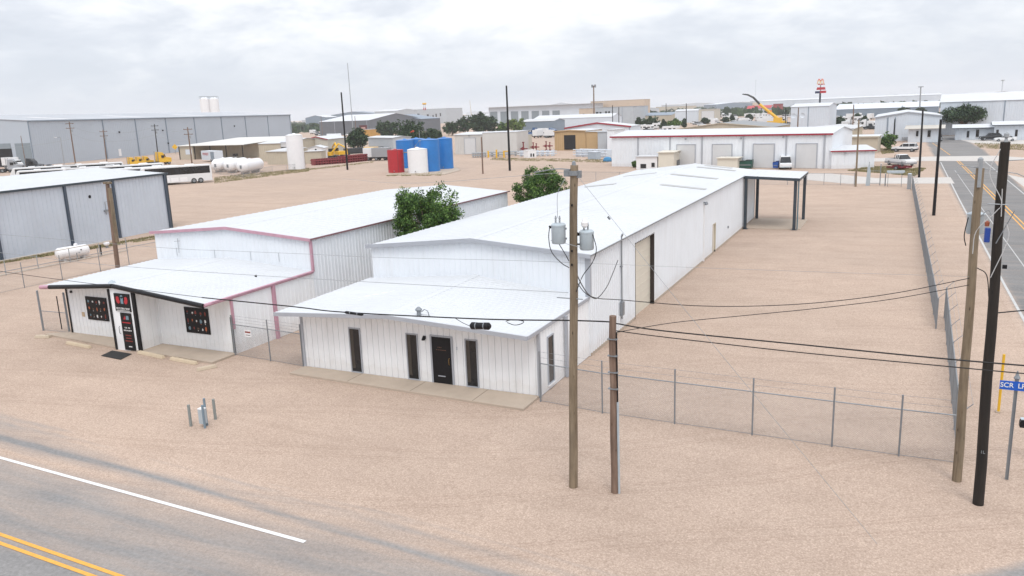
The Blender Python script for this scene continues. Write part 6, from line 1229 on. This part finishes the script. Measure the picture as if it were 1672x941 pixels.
pq = [G(123.5, 269), G(174.5, 265), G(258.5, 258), G(313.5, 267)]; hq = [12.3, 9.4, 10.6, 9.4]
for i in range(3):
    for dz, nm in ((0, 'upper'), (-2.6, 'lower')): farwire('%s thin power line on span %s before the grey warehouse' % (nm, ('one', 'two', 'three')[i]), sagw(pq[i]+Vector((0, 0, hq[i]+dz)), pq[i+1]+Vector((0, 0, hq[i+1]+dz)), .8), .03)
farwire('thin power line leaving the tallest far pole toward the left edge', sagw(pq[0]+Vector((0, 0, 8)), G(-60, 285)+Vector((0, 0, 7)), 1.0), .035)
# yellow diamond sign, red sign, yellow tower sign, green oval sign
r = thing('warning_sign', 'yellow diamond sign before the grey warehouse', 'sign', G(287, 252)); z = UP(287, 240, r.location); m = MB(); m.prism([(-1.1, z), (0, z-1.1), (1.1, z), (0, z+1.1)], -.05, .05); m.build('plate', YELL, r); MB().cyl((0, .08, 0), (0, .08, z), .08).build('post', GALV, r); r.rotation_euler.z = .9
r = thing('store_sign', 'dark red square store sign on a post above the orange front', 'sign', G(594, 222), .6); z = UP(594, 209.5, r.location); MB().box(-2.4, 2.4, -.3, .3, z-1.8, z+1.8).build('panel', paint('maroon_sign', (.09, .01, .015), .4, .1, 1), r); MB().box(-1.3, 1.3, -.34, -.3, z-.4, z+.6).build('panel_text', paint('pinkish_text', (.5, .3, .25), .5), r); MB().cyl((-2, 0, 0), (-2, 0, z), .2).build('post', BLACKP, r)
r = thing('pylon_sign', 'twin red and white pylons with a yellow crown on the skyline', 'sign', G(695, 207)); z = UP(695, 168, r.location); zz_ = UP(695, 180, r.location); k1 = (z-zz_)/12
for s_ in (-1.6, 1.6): MB().cyl((s_*k1, 0, 0), (s_*k1, 0, z-2*k1), .35*k1).build('post', GREYW, r); MB().cyl((s_*k1, 0, zz_), (s_*k1, 0, zz_+4*k1), .8*k1).build('red_band', REDP, r)
for s_ in (-2.4, 0, 2.4): MB().lathe([(.3*k1, z-3.5*k1), (1.4*k1, z-2*k1), (1.5*k1, z-1*k1), (.5*k1, z)], 10, (s_*k1, 0, 0)).build('yellow_crown', YELL, r)
r = thing('oval_sign', 'dark green oval board standing before the open sided canopy', 'sign', G(869, 199), .5); z = UP(869, 184, r.location); k1 = (UP(869, 176, r.location)-z)/8; m = MB(); m.v = [(4.6*k1*cos(2*pi*i/24), -.4, z+8.2*k1*sin(2*pi*i/24)) for i in range(24)]+[(4.6*k1*cos(2*pi*i/24), .4, z+8.2*k1*sin(2*pi*i/24)) for i in range(24)]; m.f = [tuple(range(24)), tuple(range(47, 23, -1))]+[(i, i+24, (i+1) % 24+24, (i+1) % 24) for i in range(24)]; m.build('board', paint('dark_olive', (.03, .045, .035), .5, .2, 1), r); MB().box(-3*k1, 3*k1, -.45, -.4, z-1*k1, z+1.5*k1).build('panel_text', paint('olive_text', (.12, .13, .07), .5), r); MB().box(-.5*k1, .5*k1, -.2, .2, 0, z-7*k1).build('post', GREYW, r)
# silos over the warehouse
for px, lab in ((338, 'left white silo with railing rising over the grey warehouse'), (353, 'right white silo with railing rising over the grey warehouse')):
    c = AT(px, 200, 560); c.z = 0; zt = UP(px, 162, c); R_ = 7.5/FPX*560*.92; r = thing('silo', lab, 'silo', c); MB().lathe([(R_, 0), (R_, zt), (R_*.3, zt+1)], 30).build('shell', WHITEP, r, smooth=True)
    MB().tube([(R_*cos(i*pi/12), R_*sin(i*pi/12), zt+1.65) for i in range(25)], .09, 4).build('rail', PIPEG, r)
    for i in range(8): MB().cyl((R_*cos(i*pi/4), R_*sin(i*pi/4), zt), (R_*cos(i*pi/4), R_*sin(i*pi/4), zt+1.7), .08, n=4).build('rail_post', PIPEG, r)
# ------------------------------------------------------------------ trees in the distance
def px_tree(label, pxl, pxr, pyt, pyb, mat=LEAFD, seed=1, dens=1.0, shape='round', name='tree', grp=None, lift=.12):
    b = G((pxl+pxr)/2, pyb); d = Vector((b.x, b.y, -CAMH)).dot(_F); rad = (pxr-pxl)/2/FPX*d; rad *= 1.12; b = push(b, rad*.4); h = UP((pxl+pxr)/2, pyt, b)*1.04; sz = max(.26, d/FPX*1.9)
    ncl = int((46 if pxr-pxl > 30 else 24)*dens); 
    tree(label, b, h, rad*.92, rad*.92, h*(.5+lift/2), h*(.5-lift/2)*.92, ncl, 46 if pxr-pxl > 30 else 34, sz*1.1, mat, seed=seed, trunk_r=max(.12, rad*.05), shape=shape, name=name, cl=.34, group=grp)
TL = [('dense dark bush just right of the tall bare black pole', 567, 602, 212, 246), ('dark tree top left of the biggest dark tree', 617, 648, 200, 226), ('biggest dark tree behind the blue tanks', 645, 697, 197, 246), ('lower green bush right of the biggest dark tree', 690, 722, 212, 232),
 ('dark round tree at the left of the long clump above the garage', 724, 752, 200, 222), ('dark tree second in the long clump above the garage', 745, 775, 191, 221), ('dark tree in the middle of the long clump above the garage', 768, 800, 187, 221), ('dark tree fourth in the long clump above the garage', 790, 815, 189, 220)]
for i, (lb, a, b, c, d) in enumerate(TL): px_tree(lb, a, b, c, d, seed=20+i, dens=1.5)
px_tree('bright yellow green tree at the right end of the long clump', 826, 856, 193, 219, LEAFY, 31, 1.6); px_tree('mid green tree left of the bright yellow green one', 810, 832, 200, 219, LEAF, 32, 1.4)
for i, (lb, a, b, c, d, mt, sh_) in enumerate([('dark bush right of the oval sign', 882, 904, 179, 195, LEAFD, 'round'), ('dark bush before the open canopy, farther right', 917, 944, 176, 190, LEAFD, 'round'), ('small dark leaning tree over the truck yard', 878, 898, 199, 214, LEAFD, 'round'), ('green tree behind the red edged white hall', 947, 975, 193, 206, LEAF, 'round'), ('green bush right of the mustard building', 984, 1004, 206, 217, LEAF, 'round'),
 ('tall dark conifer left of the conifer row', 1019, 1039, 184, 203, LEAFD, 'cone'), ('second dark conifer in the row', 1037, 1049, 191, 210, LEAFD, 'cone'), ('broad green tree third in the row of conifers', 1050, 1075, 191, 211, LEAFD, 'round'), ('dark pointed conifer fourth in the row', 1077, 1090, 196, 212, LEAFD, 'cone'), ('broad green tree fifth in the row', 1090, 1111, 195, 212, LEAF, 'round'), ('dark conifer at the right end of the row', 1112, 1122, 194, 210, LEAFD, 'cone'),
 ('small round tree above the fifth tree of the row', 1100, 1108, 190, 197, LEAFD, 'round'), ('light yellow green tree above the beige warehouse roof', 1142, 1168, 183, 199, LEAFY, 'round'), ('small dark tree right of the light green tree', 1145, 1158, 193, 203, LEAFD, 'round'), ('dark bush left of the crane', 1179, 1190, 193, 201, LEAFD, 'round'), ('dark pointed tree beside the crane lot', 1190, 1200, 189, 200, LEAFD, 'cone'), ('square dark tree before the red roofed building', 1218, 1228, 188, 199, LEAFD, 'round'),
 ('dark tree right of the tower shed', 1362, 1378, 192, 210, LEAFD, 'round'), ('dark tree second right of the tower shed', 1392, 1406, 186, 200, LEAFD, 'round'), ('dark conifer right of the brown pole', 1403, 1418, 190, 209, LEAFD, 'cone'), ('dark tree above the pale gable, left', 1462, 1482, 176, 192, LEAFD, 'round'), ('dark tree above the pale gable, right', 1496, 1510, 176, 190, LEAFD, 'round'),
 ('green weedy bush at the annex corner', 1436, 1464, 219, 246, LEAF, 'round'), ('small green shrub at the left foot of the long shed', 1033, 1041, 264, 274, LEAF, 'round'), ('small green weed clump by the first roller door', 1134, 1145, 260, 272, LEAF, 'round')]): px_tree(lb, a, b, c, d, mt, 50+i, 1.25, sh_)
px_tree('broad dark oak like tree before the tall pale hall', 1541, 1603, 177, 221, LEAFD, 90, 2.6, lift=.5)
# weeds and dry grass strips
def grass(label, pts, n, seed, hgt=.18):
    rnd2 = random.Random(seed); m = MB(); P = [G(*p) for p in pts]; n *= 6
    for _ in range(n):
        a, b, c, d = P; u, v = rnd2.random(), rnd2.random(); p = a.lerp(b, u).lerp(d.lerp(c, u), v)
        if mnoise.noise(Vector((p.x*.6, p.y*.6, seed)))+.15*rnd2.gauss(0, 1) < -.08: continue
        s_ = hgt*rnd2.uniform(.25, 1.0); an = rnd2.uniform(0, pi); w_ = .035+s_*.1; dx, dy = cos(an)*w_, sin(an)*w_
        i = len(m.v); m.v += [(p.x-dx, p.y-dy, .0), (p.x+dx, p.y+dy, .0), (p.x+rnd2.uniform(-.1, .1), p.y+rnd2.uniform(-.1, .1), s_)]; m.f.append((i, i+1, i+2))
    o = m.build('grass', leaves('grass_blades', (.12, .13, .04), (.26, .22, .11), (.36, .31, .18))); tag(o, label, 'grass', kind='stuff')
grass('dry grass and weeds between annex and back drive', [(1384, 279), (1494, 288), (1512, 276), (1430, 272)], 2600, 1, .3); grass('dry grass at the foot of the coaches and white tanks', [(350, 300), (505, 280), (505, 275), (350, 290)], 1800, 2, .25); grass('thin grass line before the left pipe racks', [(500, 279), (610, 266), (610, 264), (505, 276)], 500, 3, .2)
grass('weeds round the concrete base of the tanks', [(630, 288), (720, 287), (722, 283), (640, 284)], 700, 4, .25); grass('weeds along the grey shed wall', [(0, 431), (255, 391), (255, 386), (0, 427)], 900, 5, .2); grass('dry grass before the pipe yard', [(800, 262), (992, 266), (992, 261), (805, 258)], 1100, 6, .25); grass('dry grass patches beyond the street', [(1600, 242), (1672, 246), (1672, 236), (1590, 234)], 500, 7, .3); grass('green strip between office block and street', [(1440, 252), (1460, 250), (1458, 243), (1436, 243)], 500, 8, .3)
slab('tank_pad', [tuple(G(x, y).xy) for x, y in ((630, 287), (725, 286), (752, 279), (742, 272), (640, 274))], 0, .12, CONC, 'concrete pad under the group of coloured tanks', 'pad')
# distant band: low halls and tree clumps up to the horizon
rnd = random.Random(5)
cols = [('white', FARW, WHITE_ROOF), ('grey', GREYW, OLDROOF), ('beige', BEIGE, OLDROOF), ('slate', STEELB, FARW), ('sand coloured', SANDW, FARW)]
for i in range(46):
    px = -40+1760*((i*.618034) % 1); yh = 214.0-.0376*px; 
    if px < 500 and i % 2: continue
    py = yh+rnd.uniform(4.5, 13); wpx = rnd.uniform(18, 60); a = G(px, py); b = G(px+wpx, py-.0376*wpx+rnd.uniform(-.3, .3)); k = rnd.randrange(5)
    d = a.length; hgt = min(14, max(5, d*rnd.uniform(.005, .009)))
    hall('distant_hall', 'low %s hall in the hazy distance near the horizon' % cols[k][0], tuple(a), tuple(b), min(80, d*.05), cols[k][1], cols[k][2], h=hgt, style=rnd.choice(('par', 'gable', 'flat')), rise=hgt*.2, group='low %s halls near the horizon' % cols[k][0], ribs=3)
m = MB()
for i in range(5200):
    px = -60+1800*rnd.random(); yh = 214.0-.0376*px; d = 700+2600*rnd.random()**1.3; p = AT(px, yh, d); n_ = mnoise.noise(Vector((p.x*.004, p.y*.004, 2)))
    if n_ < -.02: continue
    h = rnd.uniform(2.5, 7.5); w = rnd.uniform(3, 8)
    for q in range(5):
        c = Vector((p.x+rnd.uniform(-w, w), p.y+rnd.uniform(-w, w), h*rnd.uniform(.2, .8))); s_ = rnd.uniform(1.6, 3.6); a = rnd.uniform(0, pi); u = Vector((cos(a), sin(a), rnd.uniform(-.4, .4)))*s_; v = Vector((rnd.uniform(-.5, .5), rnd.uniform(-.5, .5), 1))*s_*.7; m.quad(c-u-v, c+u-v*.8, c+u*.8+v, c-u*.7+v*.9)
o = m.build('distant_trees', LEAFD); tag(o, 'scattered dark tree and scrub clumps stretching to the hazy horizon', 'trees', kind='stuff')
# ------------------------------------------------------------------ things along the back fence
p = G(1417, 303.5); r = thing('pointed_board', 'upright pale grey pointed panel standing by the back fence gate', 'panel', p); m = MB().prism([(-.28, 0), (.22, 0), (.24, 1.9), (.05, 3.0), (-.16, 2.3)], -.05, .05); m.build('sheet', TXF, r); MB().cyl((.05, .08, 0), (.05, .08, 3.1), .04, n=6).build('stake', GALV, r)
p = G(1449, 305); r = thing('steel_table', 'grey tray top steel table on thin legs before the back fence', 'table', p); m = MB().prism([(-.2, 1.85), (0, 1.7), (1.7, 1.7), (1.95, 1.85), (1.9, 2.0), (-.15, 2.0)], 0, .8); m.build('tray', TXF, r)
for x in (0, 1.6):
    for y in (.05, .75): MB().cyl((x, y, 0), (x, y, 1.75), .03, n=6).build('leg', GALV, r)
for px, py, pt, rr, lb in ((1436.5, 303, 268, .06, 'tall thin grey post between pointed panel and steel table'), (1445, 303.5, 284, .07, 'short dark post left of the steel table'), (1484, 309, 284, .24, 'thick grey post where back and street fences meet')):
    p = G(px, py); o = thing('fence_post', lb, 'post', p); h = UP(px, pt, p); MB().cyl((0, 0, 0), (0, 0, h), rr, n=10).build('tube', PIPEG if rr > .1 else GALV, o); MB().lathe([(rr*1.1, h), (rr*.5, h+.06)], 10).build('cap', FARW, o)
r = thing('swing_gate', 'low galvanised swing gate between pointed panel and tall thin post', 'gate', G(1420, 303)); L_ = (G(1436, 303)-G(1420, 303)).length
for z in (.3, 1.9): MB().cyl((0, 0, z), (L_, 0, z), .03, n=6).build('rail', GALV, r)
for x in (0, L_): MB().cyl((x, 0, .1), (x, 0, 2.0), .03, n=6).build('upright', GALV, r)
p = G(1302, 218); h = UP(1303, 189, p); r = thing('dish_antennas', 'pair of round dishes either side of the brown pole before the tower shed', 'antenna', Vector((p.x, p.y-.4, 0)))
for s_ in (-1.5, 1.5): MB().lathe([(.05, .25), (.6, .18), (.95, -.1), (.9, -.12), (.5, .1), (.02, .16)], 16, (s_, 0, h), axis='y').build('dish', FARW, r)
MB().cyl((-1.5, .25, h), (1.5, .25, h), .08, n=6).build('mount', PIPEG, r)
# ------------------------------------------------------------------ haze
m = MB().box(-3600, 3600, -300, 4600, -1.0, 60); hz = m.build('haze', SAND); hz.data.materials.clear()
hm = bpy.data.materials.new('haze_air'); hm.use_nodes = True; hn = hm.node_tree.nodes; hn.clear(); ho = hn.new('ShaderNodeOutputMaterial'); hv = hn.new('ShaderNodeVolumePrincipled'); hv.inputs['Color'].default_value = (.93, .96, 1.0, 1); hv.inputs['Density'].default_value = .00015; hv.inputs['Anisotropy'].default_value = .0
hm.node_tree.links.new(hv.outputs[0], ho.inputs['Volume']); hz.data.materials.append(hm); tag(hz, 'pale haze in the air over the whole plain', 'haze', kind='stuff')
